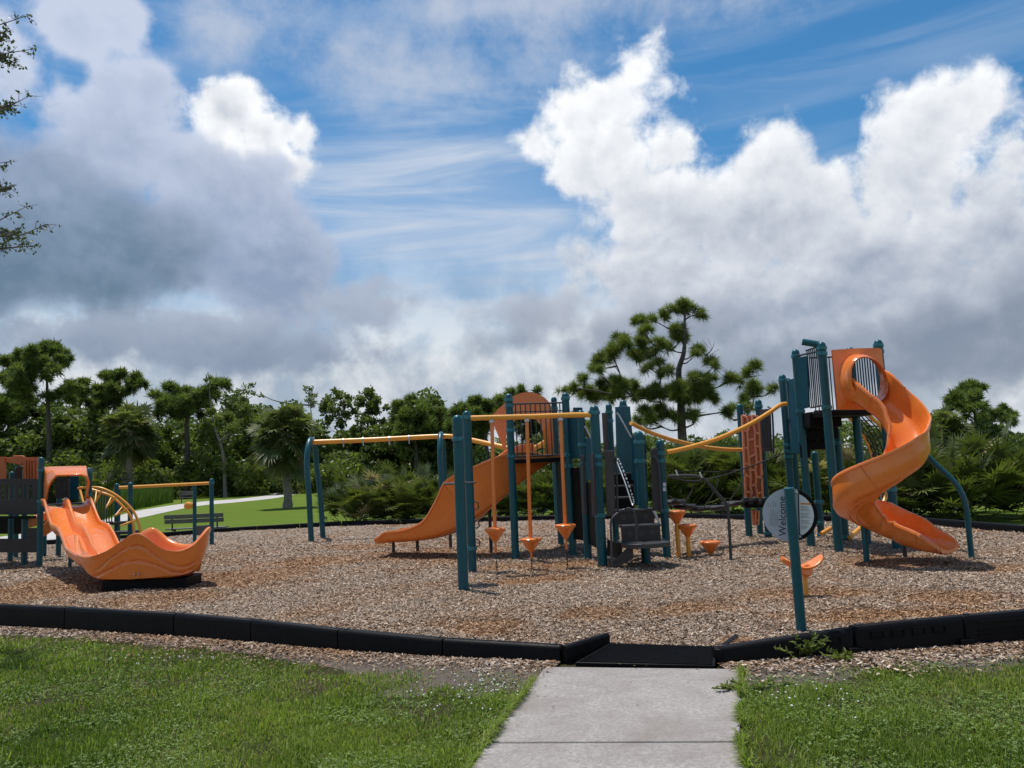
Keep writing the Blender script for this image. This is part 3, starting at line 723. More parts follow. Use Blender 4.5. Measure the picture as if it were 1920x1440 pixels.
def fringe(n, seed):
    r = np.random.default_rng(seed); out = []
    for E, sgn in ((WL, -1), (WR, 1)):
        q = np.array([tuple(p.xy) for p in E]); m = n // 2; u = r.random(m) * (len(q) - 1.001); i = u.astype(int); f = (u - i)[:, None]
        p = q[i] * (1 - f) + q[i + 1] * f; p[:, 0] += sgn * np.abs(r.normal(0, .018, m)) ; patchy = vnoise(p[:, 0] * 0 + sgn, p[:, 1], 5.5, 61)
        k = (r.random(m) < np.clip((patchy - .30) * 2.6, 0, 1)) & (p[:, 1] < WL[1].y + .12); p = p[k]; m = len(p)
        a = np.where(r.random(m) < .75, np.pi if sgn > 0 else 0.0, r.uniform(0, 6.28, m)) + r.normal(0, .7, m); ln = r.uniform(.03, .105, m); e = r.uniform(.15, 1.0, m)
        base = np.stack([p[:, 0], p[:, 1], np.full(m, .02)], 1); tip = base + np.stack([np.cos(a) * np.cos(e), np.sin(a) * np.cos(e), np.sin(e)], 1) * ln[:, None]; tip[:, 2] = np.maximum(tip[:, 2], .04)
        V, Fa = ribbons(base, tip, r.uniform(.004, .009, m), np.stack([-np.sin(a), np.cos(a), 0 * a], 1), np.stack([0 * a, 0 * a, ln * .28], 1)); out.append((V, Fa, np.repeat(np.clip(r.normal(.5, .25, m), 0, 1), 5)))
    (V1, F1, t1), (V2, F2, t2) = out
    return np.concatenate([V1, V2]), np.concatenate([F1, F2 + len(V1)]), np.concatenate([t1, t2])
V, Fa, t = fringe(5200, 63)
tag(fast('grass', V, Fa, GRASSM, tint=t), 'blades of grass creeping over both edges of the concrete walk', 'grass', kind='stuff')
def walk_region(n, r):
    u = r.random(n); y = WL[0].y - np.abs(r.normal(0, .55, n)) ; x = np.interp(-y, [-p.y for p in WL], [p.x for p in WL]) + .02 + (np.where(r.random(n) < .5, np.abs(r.normal(0, .18, n)), 1.5 * r.random(n)))
    k = inside(x, y, walkpoly); return x[k], y[k]
V, Fa, t = chips(70, walk_region, lambda x, y: np.full(len(x), 0.026), 66, .008, .028)
tag(fast('stray_chips', V, Fa, CHIPS, tint=t), 'few stray wood chips lying on the concrete walk', 'wood chips', kind='stuff')

# ------------------------------------------------------------------ playground: shared pieces
def post(parent, base, top_z, r=0.062, dome=True, bands=(), m=None, name='post', lean=None):
    """steel post with a ball cap; clamp bands are its own pieces"""
    b = Vector((base.x, base.y, MZ - 0.12)); t = Vector((base.x, base.y, top_z))
    if lean is not None: t = t + Vector(lean)
    k = MB(); ax = (t - b); L = ax.length
    prof = [(r, 0), (r, L - r * 1.1)]
    if dome: prof += [(r * 1.02, L - r * 1.1), (r * 1.0, L - r * .85), (r * .88, L - r * .45), (r * .6, L - r * .14), (r * .2, L)]
    else: prof += [(r * .96, L - 0.006), (r * .9, L)]
    k.lathe(b, prof, 20, ax)
    o = k.build(name, m or TEAL, parent, 40)
    for z in bands:
        c = MB(); c.lathe(Vector((b.x, b.y, z)), [(r + .002, -.028), (r + .012, -.026), (r + .014, 0), (r + .012, .026), (r + .002, .028)], 20)
        d = Vector((math.cos(z * 9), math.sin(z * 9) - 1.2, 0)).normalized()
        c.box(Vector((b.x, b.y, z)) + d * (r + .018), (.05, .03, .045), math.atan2(d.y, d.x) + math.pi / 2)
        c.build('clamp', CLAMP, o)
    return o
def pipe(parent, name, pts, r, m, seg=12, n=0):
    k = MB(); k.tube(spline(pts, n) if n else pts, r, seg); return k.build(name, m, parent, 50)
def bars_panel(parent, a, b, z0, z1, n, r=0.011, m=STEEL, name='guard_rail', skip=0.0):
    """flat railing between two plan points: rails and each upright its own piece"""
    a, b = Vector((a.x, a.y, 0)), Vector((b.x, b.y, 0)); up = Vector((0, 0, 1))
    k = MB(); k.tube([a + up * z1, b + up * z1], r * 1.35, 8)
    o = k.build(name, m, parent, 50)
    k = MB(); k.tube([a + up * z0, b + up * z0], r * 1.35, 8); k.build('bottom_rail', m, o, 50)
    for i in range(n):
        f = skip + (1 - 2 * skip) * (i + 0.5) / n; p = a.lerp(b, f)
        q = MB(); q.tube([p + up * z0, p + up * z1], r, 8); q.build('bar', m, o, 50)
    return o
def sheet(parent, name, poly, thick, m, bevel=0.006):
    """flat plastic sheet from its front outline (points on one plane)"""
    p = [Vector(v) for v in poly]; nr = (p[1] - p[0]).cross(p[2] - p[1]).normalized()
    if nr.y < 0: nr = -nr
    k = MB(); k.prism(p, nr * thick); return k.build(name, m, parent, 30, bevel)
def trough(parent, name, st, m, th=0.03, seams=()):
    """moulded slide: st = (centre, width, left wall, right wall, roll) ; closed shell with rolled lips"""
    C_ = [Vector(s[0]) for s in st]; rings = []
    for i, (c, w, hl, hrr, roll) in enumerate(st):
        t = (C_[min(i + 1, len(st) - 1)] - C_[max(i - 1, 0)]).normalized()
        lat = Vector((t.y, -t.x, 0)).normalized()                # to the right of travel
        up = lat.cross(t).normalized()
        q = Matrix.Rotation(roll, 3, t); lat = q @ lat; up = q @ up
        h = w / 2; rr = 0.10
        def arc(sx, hw):
            return [(sx * h, hw), (sx * (h - .004), hw * .55), (sx * (h - .012), max(rr * .9, .0) if hw > rr else hw * .4), (sx * (h - .035), .045), (sx * (h - .08), .016), (sx * (h - .15), .003)]
        C_[i] = c = C_[i]
        inn = arc(-1, hl) + [(0, 0)] + arc(1, hrr)[::-1]
        out = [(h + .004, hrr + .012), (h + .03, hrr + .014), (h + .042, hrr - .006), (h + .040, hrr - .03), (h + .026, hrr - .036), (h + .024, hrr * .5), (h + .018, .04), (h - .03, -.022), (h - .1, -.034), (h * .3, -.036), (h * .26, -.05), (h * .14, -.05), (h * .1, -.036),
               (-h * .1, -.036), (-h * .14, -.05), (-h * .26, -.05), (-h * .3, -.036), (-h + .1, -.034), (-h + .03, -.022), (-h - .018, .04), (-h - .024, hl * .5), (-h - .026, hl - .036), (-h - .040, hl - .03), (-h - .042, hl - .006), (-h - .03, hl + .014), (-h - .004, hl + .012)]
        rings.append([c + lat * a + up * b for a, b in inn + out])
    k = MB(); k.loft(rings, True, False)
    n = len(rings[0])
    # close the ends as strips between inner and outer outline
    for off in (0, (len(rings) - 1) * n):
        k.f.append([off + j for j in range(n)])
    o = k.build(name, m, parent, 50)
    for i in seams:
        q = MB(); r_ = rings[i][-26:]; q.tube(r_, .006, 6); q.build('seam', SEAM, o, 60)
    return o
def pod(parent, c, r, h, name='seat'):
    """shallow-domed step on a downward cone"""
    k = MB(); k.lathe(c, [(0.018, -h), (0.03, -h * 1.0), (r * .86, -h * .16), (r * .97, -h * .1), (r, -0.01), (r * .985, .012), (r * .9, .022), (r * .4, .03), (0.01, .032)], 28)
    return k.build(name, ORANGE, parent, 40)

# ------------------------------------------------------------------ overhead track ride (teal arches, amber beam)
tr = thing('track_ride', 'teal arched legs carrying a long amber overhead beam, behind the twin posts', 'track ride', G(595, 1006, MZ))
def arch_leg(pt_top, d, px0, px1, dz=0.62):
    top = P(*pt_top, d); a = Vector((P(px0, 1000, d).x, d - dz, MZ - .1)); b = Vector((P(px1, 1000, d).x, d + dz, MZ - .1))
    pts = [a, a.lerp(Vector((top.x, d - dz * .95, top.z)), .45), Vector((top.x, d - dz * .9, top.z - .62)), Vector((top.x, d - dz * .72, top.z - .26)), Vector((top.x, d - dz * .36, top.z - .05)), Vector((top.x, d, top.z)),
           Vector((top.x, d + dz * .36, top.z - .05)), Vector((top.x, d + dz * .72, top.z - .26)), Vector((top.x, d + dz * .9, top.z - .62)), b.lerp(Vector((top.x, d + dz * .95, top.z)), .45), b]
    return pipe(tr, 'arch_leg', pts, 0.062, TEAL, 14, 44)
DT = 18.6
arch_leg((584, 824), DT, 594, 596, .50); arch_leg((827, 814), DT, 836, 834, .50)
bm_pts = [P(587, 829, DT), P(700, 824.5, DT), P(827, 818, DT), P(868, 822, DT - .3), P(925, 834, DT - .8), P(975, 844, DT - 1.2), P(1000, 841, DT - 1.4), P(1042, 817, DT - 1.8)]
beam = pipe(tr, 'beam', bm_pts, 0.056, YELLOW, 14, 50)
for px, py in ((644, 827), (681, 825), (730, 823), (767, 821)):
    c = P(px, py, DT); k = MB(); k.lathe(c - Vector((.02, 0, 0)), [(.058, 0), (.066, .004), (.066, .036), (.058, .04)], 14, Vector((1, 0, 0)))
    k.tube([c - Vector((0, 0, .05)), c - Vector((0, 0, .14))], .012, 8); k.build('hanger', GALV, beam)
post(tr, G(1046, 990, MZ), P(1042, 745, 16.6).z, 0.062, True, (P(1042, 766, 16.6).z, P(1042, 808, 16.6).z))

# ------------------------------------------------------------------ central play structure
ps = thing('play_structure', 'teal posted play structure with wide orange slide, charcoal steps and crossing amber rails', 'play structure', G(1100, 1040, MZ))
def gpost(parent, bx, by, topx, topy, r=0.062, bands=(), d=None, dome=True):
    """post from its foot pixel; bands given as image rows"""
    b = G(bx, by, MZ) if d is None else Vector((P(bx, by, d).x, d, MZ))
    z = Zat(b.x, b.y, topy)
    return post(parent, b, z, r, dome, [Zat(b.x, b.y, q) for q in bands]), b, z
P1, b1p, z1p = gpost(ps, 869, 1105, 853, 778, 0.064, (823,))
P2, b2p, z2p = gpost(ps, 886, 1070, 874, 770, 0.062, (783, 1028))
Q1, bq1, zq1 = gpost(ps, 967, 1047, 957, 738, 0.060, (750, 761, 807, 856))
Q2, bq2, zq2 = gpost(ps, 1075, 1040, 1064, 736, 0.062, (747, 853, 874))
R0_p, br0, zr0 = gpost(ps, 1103, 1045, 1092, 769, 0.060, (834, 871))
R1, br1, zr1 = gpost(ps, 1130, 1062, 1118, 760, 0.070, (774, 856, 871, 966))
R2, br2, zr2 = gpost(ps, 1156, 1022, 1143, 757, 0.058, (773, 789))
R3, br3, zr3 = gpost(ps, 1184, 1028, 1171, 750, 0.062, (763, 772))
R4, br4, zr4 = gpost(ps, 1212, 1056, 1205, 808, 0.068, (829, 865))
R5, br5, zr5 = gpost(ps, 1251, 1046, 1240, 824, 0.060, (850, 864, 958))
Q3, bq3, zq3 = gpost(ps, 1052, 1022, 1040, 744, 0.055, (766,))
# bracket plate near the twin posts
k = MB(); c = P(862, 906, 10.4); k.lathe(c - Vector((0, 0, .012)), [(.20, 0), (.21, .006), (.21, .018), (.20, .024)], 20); k.build('foot_plate', STEEL, ps)
for i, z in enumerate((940, 975, 1010)):
    a = P(889 + i, z, 10.9); k = MB(); k.tube([a, a + Vector((.05, -.02, -.015)), a + Vector((.06, -.02, -.09)), a + Vector((.01, 0, -.11))], .010, 8); k.build('hook', STEEL, ps)
# overhead beam the step rods hang from
DB = 11.45
hb = pipe(ps, 'overhead_beam', [P(883, 784, DB), P(1000, 781, DB), P(1080, 778, DB), P(1108, 778, DB)], 0.038, YELLOW, 14)
# deck, barrier, side sheets
dz_ = P(1010, 856, 12.6).z
deck = [bq1 + Vector((.03, .08, 0)), bq2 + Vector((-.03, .06, 0)), Vector((bq3.x + .1, bq3.y + .55, 0)), Vector((bq1.x + .15, bq1.y + 1.35, 0))]
k = MB(); k.prism([Vector((p.x, p.y, dz_ - .09)) for p in deck], (0, 0, .07)); k.build('deck', BLACK, ps, bevel=.008)
bars_panel(ps, bq1 + Vector((.06, 0, 0)), bq2 + Vector((-.06, 0, 0)), dz_ + .02, P(1010, 752, 12.6).z, 10, .010)
mid = MB(); a = bq1 + Vector((.06, 0, 0)); b = bq2 + Vector((-.06, 0, 0)); zz = P(1000, 768, 12.6).z; mid.tube([Vector((a.x, a.y, zz)), Vector((b.x, b.y, zz))], .010, 8); mid.build('mid_rail', STEEL, ps)
def vsheet(name, a, b, z0, z1, m, th=.022, bevel=.006):
    return sheet(ps, name, [Vector((a.x, a.y, z0)), Vector((b.x, b.y, z0)), Vector((b.x, b.y, z1)), Vector((a.x, a.y, z1))], th, m, bevel)
def between(a, b, f0=.0, f1=1.): return a.lerp(b, f0), a.lerp(b, f1)
a, b = between(bq3, bq2, .1, .9); vsheet('barrier', a + Vector((0, .02, 0)), b, MZ + .15, dz_ - .12, BLACK)
a, b = between(bq2, br0, .12, .9); vsheet('barrier', a, b, MZ + .25, dz_ - .2, BLACK); vsheet('barrier', a, b, dz_ - .05, Zat(a.x, a.y, 780), TEALP)
a, b = between(br0, br1, .12, .88); vsheet('barrier', a + Vector((0, .3, 0)), b + Vector((0, .3, 0)), MZ + .2, Zat(a.x, a.y, 905), BLACK)
# teal walls beside the stair, stepped with it
def pxs(name, pts, d0, d1, m, th=.022):
    """sheet whose outline is read from the photograph; depth runs d0..d1 left to right"""
    x0 = min(p[0] for p in pts); x1 = max(p[0] for p in pts)
    p3 = [P(x, y, d0 + (d1 - d0) * (x - x0) / max(1e-6, x1 - x0)) for x, y in pts]
    k = MB(); nr = Vector((-(p3[1] - p3[0]).y, (p3[1] - p3[0]).x, 0)); nr = nr if nr.length > 1e-4 else Vector((0, 1, 0)); nr.normalize()
    if nr.y < 0: nr = -nr
    k.prism(p3, nr * th); return k.build(name, m, ps, 30, .005)
wall = pxs('stair_wall', [(1153, 763), (1179, 762), (1184, 820), (1187, 900), (1157, 900)], 13.6, 12.6, TEALP)
k = MB()
for i in range(7):
    for j in range(9):
        c = P(1170 + i * 1.9, 856 + j * 3.6, 12.75 - i * .02); k.box(c - Vector((0, .02, 0)), (.006, .004, .012))
tag(k.build('vent_slot', BLACKR, wall), kind='stuff')
pxs('stair_wall', [(1185, 820), (1200, 812), (1208, 818), (1214, 948), (1190, 948)], 12.0, 11.6, TEALP)
pxs('stair_wall', [(1098, 822), (1110, 815), (1114, 900), (1100, 900)], 12.5, 12.0, TEALP)
pxs('stair_wall', [(1074, 764), (1090, 764), (1096, 858), (1078, 858)], 13.2, 12.8, TEALP)
pxs('barrier', [(1128, 774), (1136, 774), (1140, 850), (1132, 850)], 12.8, 12.5, CHAR)
# charcoal grab panels with bent handles
for pts, d0, d1, hp in ([[(1133, 845), (1148, 845), (1152, 966), (1137, 968)], 11.1, 10.95, [(1148, 858), (1153, 862), (1156, 880), (1158, 962)]],
                        [[(1220, 842), (1234, 841), (1239, 958), (1224, 958)], 11.3, 11.3, [(1223, 855), (1231, 862), (1236, 880), (1240, 960)]],
                        [[(1089, 856), (1094, 853), (1098, 964), (1092, 966)], 11.5, 11.4, [(1086, 853), (1091, 858), (1093, 870), (1096, 962)]],
                        [[(1105, 853), (1111, 850), (1117, 966), (1110, 968)], 11.3, 11.1, []]):
    o = pxs('grab_panel', pts, d0, d1, CHAR, .03)
    if hp: pipe(o, 'handle', [P(x, y, d0 - .06) for x, y in hp], .014, STEEL, 8, 18)
# upper stair: dark treads rising between the walls
for y, d in ((887, 12.7), (910, 12.2), (932, 11.8)):
    a, b = P(1146, y, d), P(1188, y, d); k = MB(); k.box((a + b) / 2 + Vector((0, .14, -.015)), ((b - a).length, .28, .03)); t = k.build('upper_tread', CHAR, ps, bevel=.005)
    k = MB(); k.box((a + b) / 2 + Vector((0, .02, -.13)), ((b - a).length, .02, .2)); k.build('riser', BLACK, t)
for pts, d in (([(1156, 774), (1160, 778), (1181, 816), (1184, 820)], 12.3), ([(1096, 799), (1100, 805), (1106, 818), (1109, 822)], 12.0)):
    pipe(ps, 'stair_handle', [P(x, y, d) for x, y in pts], .014, GALV, 10)
ch = [P(1157, 866, 11.7), P(1172, 905, 11.45), P(1184, 942, 11.25), P(1187, 948, 11.2)]
pipe(ps, 'chain_rail', ch, .010, GALV, 8, 10)
links = MB(); q = spline([P(1158, 863, 11.7), P(1160, 862, 11.7), P(1174, 896, 11.45), P(1187, 934, 11.25), P(1188, 946, 11.2)], 44)
for i in range(0, 44, 2): links.tube([q[i], q[i + 1]], .013 if i % 4 else .008, 6)
tag(links.build('chain', GALV, ps), kind='stuff')
# lower steps: landing, treads, perforated risers, bent rail
D0 = 10.95
def tread(name, x0, x1, y, dd, depth, zth=.035, m=STEEL, round_=False):
    a, b = P(x0, y, dd), P(x1, y, dd); z = (a.z + b.z) / 2; n = 10; front = []
    for i in range(n + 1):
        f = i / n; bulge = (math.sin(math.pi * f) ** .6) * .22 if round_ else 0
        front.append(Vector((a.x + (b.x - a.x) * f, dd - bulge, z)))
    top = front + [Vector((b.x, dd + depth, z)), Vector((a.x, dd + depth, z))]
    k = MB(); k.prism([p - Vector((0, 0, zth)) for p in top], (0, 0, zth)); return k.build(name, m, ps, 30, .006), a, b, z
t1, a1, b1_, z1 = tread('landing', 1166, 1257, 1017, D0 + .12, .5, .06, STEEL, True)
t2, a2, b2_, z2 = tread('step', 1163, 1239, 984, D0 + .30, .34)
t3, a3, b3_, z3 = tread('step', 1152, 1227, 955, D0 + .55, .42)
def riser(t, a, b, z0, z1, y):
    k = MB(); k.box(((a.x + b.x) / 2, y, (z0 + z1) / 2), ((b.x - a.x) * .97, .016, z1 - z0)); r_ = k.build('riser', CHAR, t)
    h = MB()
    for c in (.22, .5, .78):
        for i in range(5):
            for j in range(4): h.box((a.x + (b.x - a.x) * (c + (i - 2) * .022), y - .009, z0 + (z1 - z0) * .55 + (j - 1.5) * .018), (.007, .003, .008))
    tag(h.build('perforation', WOODB, r_), kind='stuff')
riser(t2, a2, b2_, z1 + .002, z2 - .037, D0 + .32); riser(t3, a3, b3_, z2 + .002, z3 - .037, D0 + .57)
pxs('side_sheet', [(1227, 957), (1239, 984), (1236, 984), (1222, 957)], D0 + .45, D0 + .3, GALV, .012)
# bottom step: open box turned to the left
def boxstep():
    fl = G(1123, 1050, MZ); fr = G(1150, 1066, MZ); br = Vector((P(1186, 1018, D0 + .1).x, D0 + .12, MZ)); blk = Vector((P(1160, 1012, D0 + .45).x, D0 + .45, MZ))
    zt = P(1126, 1036, fl.y).z; zr = P(1184, 1016, D0 + .1).z - .01
    up = lambda p, z: Vector((p.x, p.y, z))
    inn = (br - fr).normalized().cross(Vector((0, 0, 1)))
    if inn.y < 0: inn = -inn
    k = MB(); k.prism([up(fr, MZ - .02), up(br, MZ + .14), up(br, zr), up(fr.lerp(br, .16), zt + .03), up(fr, zt)], inn * .02); k.build('stringer', CHAR, ps, 30, .005)
    k = MB(); k.prism([up(fl, MZ - .02), up(blk, MZ + .14), up(blk, zr), up(fl.lerp(blk, .16), zt + .03), up(fl, zt)], inn * .02); k.build('stringer', CHAR, ps, 30, .005)
    k = MB(); k.prism([up(fl, zt - .03), up(fr, zt - .03), up(fr.lerp(br, .42), zt - .03), up(fl.lerp(blk, .42), zt - .03)], (0, 0, .03)); t = k.build('step', STEEL, ps, 30, .006)
    d = (fr - fl).normalized(); k = MB(); k.prism([up(fl, MZ - .02) + d * .02, up(fr, MZ - .02) - d * .02, up(fr, zt - .035) - d * .02, up(fl, zt - .035) + d * .02], (0.02, .02, 0)); k.build('riser', CHAR, t)
    k = MB(); k.prism([up(fl.lerp(blk, .42), zt), up(fr.lerp(br, .42), zt), up(fr.lerp(br, .46), zr - .02), up(fl.lerp(blk, .46), zr - .02)], (.015, .015, 0)); k.build('riser', BLACK, t)
    return fl, fr
boxstep()
pipe(ps, 'hand_rail', [P(1147, 1062, D0 - .08), P(1146.5, 1020, D0 - .08), P(1145, 985, D0 - .06), P(1148, 972, D0 - .05), P(1160, 961, D0 - .02), P(1175, 954, D0), P(1184, 955, D0), P(1190, 963, D0), P(1193, 980, D0), P(1194, 1014, D0)], .016, STEEL, 10, 60)
# labels on the right-hand post
for y0, y1 in ((905, 912), (914, 921)):
    c = P(1246, (y0 + y1) / 2, br5.y - .065); k = MB(); k.box(c, (.045, .004, .055)); k.build('sticker', SIGNW, ps)
# crossing amber rails towards the tower
r1 = [P(1183, 793, 12.4), P(1205, 804, 12.6), P(1225, 813, 12.8), P(1258, 824, 13.2), P(1295, 833, 13.6), P(1330, 839.5, 14.0), P(1370, 843, 14.3), P(1425, 843, 14.6)]
r2 = [P(1250, 848, 11.8), P(1275, 843, 11.9), P(1320, 831, 12.1), P(1360, 817, 12.3), P(1405, 796, 12.6), P(1440, 775, 12.8), P(1462, 760, 12.9), P(1474, 757, 12.95)]
pipe(ps, 'crossing_rail', r1, .034, YELLOW, 14, 40); pipe(ps, 'crossing_rail', r2, .034, YELLOW, 14, 40)
# dark bent pole over the bridge entrance
bp = pipe(ps, 'bent_pole', [P(1252, 893, 11.5), P(1290, 892, 11.5), P(1310, 894, 11.5), P(1324, 902, 11.5), P(1340, 920, 11.5), P(1356, 937, 11.5), P(1363, 947, 11.5), P(1366, 965, 11.5), Vector((P(1370, 1045, 11.5).x, 11.5, MZ - .1))], .022, STEEL, 12, 50)
for x, y in ((1269, 889), (1314, 893)):
    c = P(x, y, 11.47); k = MB(); k.box(c + Vector((0, 0, .02)), (.022, .02, .085), 0, Matrix.Rotation(R(-18), 3, 'Y')); k.build('tag', GALV, bp)
# rope bridge with stepping discs
def ropes(name, lines, r, n=16):
    for l in lines:
        k = MB(); k.tube(spline(l, n), r, 6); k.build(name, ROPE, ps, 60)
L1 = [P(1256, 896, 12.2), P(1300, 902, 12.6), P(1350, 893, 13.0), P(1400, 877, 13.4), P(1440, 862, 13.4), P(1470, 850, 13.2)]
L2 = [P(1254, 930, 12.2), P(1290, 948, 12.6), P(1340, 952, 13.0), P(1395, 940, 13.4), P(1440, 935, 13.6)]
L3 = [P(1256, 886, 13.4), P(1300, 884, 13.8), P(1345, 885, 14.0), P(1400, 880, 14.2)]
ropes('bridge_rope', [L1, L2, L3], .011)
q1, q2 = spline(L1, 10), spline(L2, 10)
ropes('bridge_rope', [[q1[i], (Vector(q1[i]) + Vector(q2[i])) / 2 + Vector((.04, 0, 0)), q2[i]] for i in (2, 4, 6, 8)], .007, 6)
for i, f in enumerate((.12, .26, .40, .55, .70)):
    c = Vector(spline(L2, 100)[int(f * 100)]) + Vector((0, .35, -.03)); k = MB(); k.lathe(c - Vector((0, 0, .05)), [(.06, 0), (.19, .03), (.20, .06), (.18, .085), (.05, .09)], 16); k.build('bridge_step', BLACKR, ps)
# the wide curved slide
def S(px, yb, yt, d, w, hl, roll=0.0): return px, yb, yt, d, w, hl, roll
sl = thing  # (the slide belongs to the structure)
st = []
ctrl = [ # centre line in plan, bed height, near wall height, far wall height, roll
    (P(1030, 850, 14.35), 1.72, .07, .30, 0.00), (P(1000, 850, 14.10), 1.66, .16, .32, 0.02), (P(965, 880, 13.85), 1.43, .54, .36, 0.05), (P(925, 930, 13.75), 1.05, .76, .38, 0.07),
    (P(890, 960, 13.80), .77, .74, .36, 0.06), (P(855, 980, 13.95), .60, .52, .30, 0.04), (P(820, 990, 14.12), .50, .28, .24, 0.02), (P(780, 996, 14.30), .455, .17, .17, 0), (P(740, 1000, 14.45), .435, .15, .15, 0), (P(716, 1003, 14.50), .42, .05, .05, 0)]
rows = spline([(c.x, c.y, z, a, b, r_) for c, z, a, b, r_ in ctrl], 46)
st = [((x, y, z), .72, a, b, -r_) for x, y, z, a, b, r_ in rows]
slide = trough(ps, 'curved_slide', st, ORANGE, .03, (20,))
tag(slide, 'wide orange slide curving down to the left')
for bx, by, tz in ((738, 1035, .40), (783, 1033, .42), (845, 1027, .50), (921, 1035, .95)):
    b = G(bx, by, MZ); k = MB(); k.tube([Vector((b.x, b.y, MZ - .1)), Vector((b.x, b.y, tz))], .030, 12); k.build('slide_leg', STEEL, ps)
# hooded slide entrance: panel with an arched top and an opening
def hood():
    pts_out = [(920, 783), (934, 767), (950, 752), (962, 743), (976, 737), (992, 735), (1008, 738), (1022, 746), (1032, 757), (1035, 775), (1037, 820), (1038, 852)]
    pts_in = [(948, 832), (950, 812), (956, 797), (966, 788), (980, 783), (995, 783), (1006, 787), (1014, 796), (1018, 810), (1021, 830), (1022, 840), (1023, 852)]
    k = MB(); A = [P(x, y, 14.45) for x, y in pts_out]; Bq = [P(x, y, 14.35) for x, y in pts_in]
    off = Vector((0, .10, 0)); k.loft([Bq, A, [v + off for v in A], [v + off for v in Bq], Bq], False)
    k.build('slide_hood', ORANGE, ps, 40)
    k = MB(); w_ = [P(920, 783, 14.45), P(950, 832, 14.35), P(947, 850, 14.35), P(937, 824, 14.4)]; k.prism(w_, (0, .08, 0)); k.build('hood_wing', ORANGE, ps, 40)
hood()
k = MB()
k.loft([[P(1008, 852, 13.9), P(1012, 838, 13.9), P(1022, 830, 13.9), P(1032, 834, 13.9), P(1037, 852, 13.9)], [P(1008, 852, 14.3), P(1012, 838, 14.3), P(1022, 830, 14.3), P(1032, 834, 14.3), P(1037, 852, 14.3)]], False, False); k.build('slide_shoulder', ORANGE, ps, 40)

# ------------------------------------------------------------------ hanging steps and standing steps
def hanging(label, rx, ry, sx, sy, gx, gy, h, d):
    top = P(rx, ry, d); seat = P(sx, sy, d); gnd = Vector((P(gx, gy, d).x, d, MZ))
    t = thing('hanging_step', label, 'hanging step', gnd, 'orange steps hanging from the overhead beam')
    pod(t, seat, .150, h)
    k = MB(); k.tube([seat + Vector((0, 0, .02)), top], .026, 12); k.build('rod', ORANGE, t)
    k = MB(); k.lathe(top - Vector((0, 0, .035)), [(.03, 0), (.04, .01), (.04, .05), (.02, .06)], 12); k.build('shackle', GALV, t)
    k = MB(); b = seat - Vector((0, 0, h)); mid_ = b.lerp(gnd, .38); k.tube([b, mid_], .018, 10); k.build('stub', ORANGE, t)
    k = MB(); n = 7
    for i in range(n):
        a_, b_ = mid_.lerp(gnd, i / n), mid_.lerp(gnd, (i + 1) / n); k.tube([a_, b_], .012 if i % 2 else .007, 6)
    tag(k.build('chain', STEEL, t), kind='stuff')
hanging('orange hanging step nearest the twin teal posts, left of the others', 922, 789, 928, 993, 932, 1066, .17, DB)
hanging('lowest of the three orange hanging steps, between the other two', 988, 787, 995, 1012, 997, 1061, .17, DB)
hanging('orange hanging step nearest the charcoal stairs', 1051, 785, 1060, 986, 1064, 1058, .17, DB)
def standing(label, sx, sy, gx, gy, r, h):
    b = G(gx, gy, MZ); z = Zat(b.x, b.y, sy)
    t = thing('standing_step', label, 'stepping pod', b, 'orange cone steps standing in the mulch'); c = Vector((b.x, b.y, z))
    pod(t, c, r, h)
    k = MB(); k.tube([Vector((b.x, b.y, MZ - .08)), c - Vector((0, 0, h * .9))], .034, 12); k.build('stem', YELLOW, t)
standing('tall orange cone step on its stem beside the right teal post', 1274, 960, 1273, 1044, .148, .18)
standing('middle-height orange cone step on its stem, in front of the tall one', 1290, 986, 1292, 1043, .150, .17)
standing('lowest orange cone step, sitting close to the mulch', 1333, 1017, 1333, 1040, .158, .17)

# ------------------------------------------------------------------ spiral slide tower
tw = thing('slide_tower', 'tall teal tower with an orange spiral slide and climbing wall', 'slide tower', G(1573, 1034, MZ))
def tpost(bx, by, ty, r=.060, bands=(), d=None): return gpost(tw, bx, by, 0, ty, r, bands, d)
S1, s1, zs1 = tpost(1491, 1012, 702, .062, (713, 834, 846, 856)); S2, s2, zs2 = tpost(1521, 1023, 655, .062, (668, 771))
S4, s4, zs4 = tpost(1573, 1034, 641, .064, (653, 663, 764)); S3, s3, zs3 = tpost(1540, 1005, 846, .060, (941, 980, 1003))
S5, s5, zs5 = tpost(1586, 1012, 802, .058, (831, 965, 1006)); S6, s6, zs6 = tpost(1626, 1018, 651, .064, (664,))
S7, s7, zs7 = tpost(1682, 1028, 637, .064, (648, 659, 918)); T1, tp1, zt1 = tpost(1405, 1006, 757, .062)
T2, tp2, zt2 = tpost(1441, 1006, 749, .062, (762, 1000)); T3, tp3, zt3 = tpost(1426, 1001, 885, .056)
S0, s0, zs0 = tpost(1500, 1006, 709, .066)
def tsheet(name, pts, d0, d1, m, th=.025, bev=.006):
    x0 = min(p[0] for p in pts); x1 = max(p[0] for p in pts)
    p3 = [P(x, y, d0 + (d1 - d0) * (x - x0) / max(1e-6, x1 - x0)) for x, y in pts]
    v = p3[1] - p3[0]; nr = Vector((-v.y, v.x, 0)); nr = nr.normalized() if nr.length > 1e-4 else Vector((0, 1, 0))
    if nr.y < 0: nr = -nr
    k = MB(); k.prism(p3, nr * th); return k.build(name, m, tw, 30, bev)
tsheet('side_panel', [(1478, 712), (1494, 708), (1500, 850), (1484, 850)], 13.4, 12.9, TEALP)
tsheet('side_panel', [(1493, 671), (1512, 667), (1517, 764), (1498, 768)], 12.5, 12.2, TEALP)
bars_panel(tw, s2.lerp(s4, .42), s2.lerp(s4, .9), Zat(s2.x, s2.y, 768), Zat(s2.x, s2.y, 664), 7, .010)
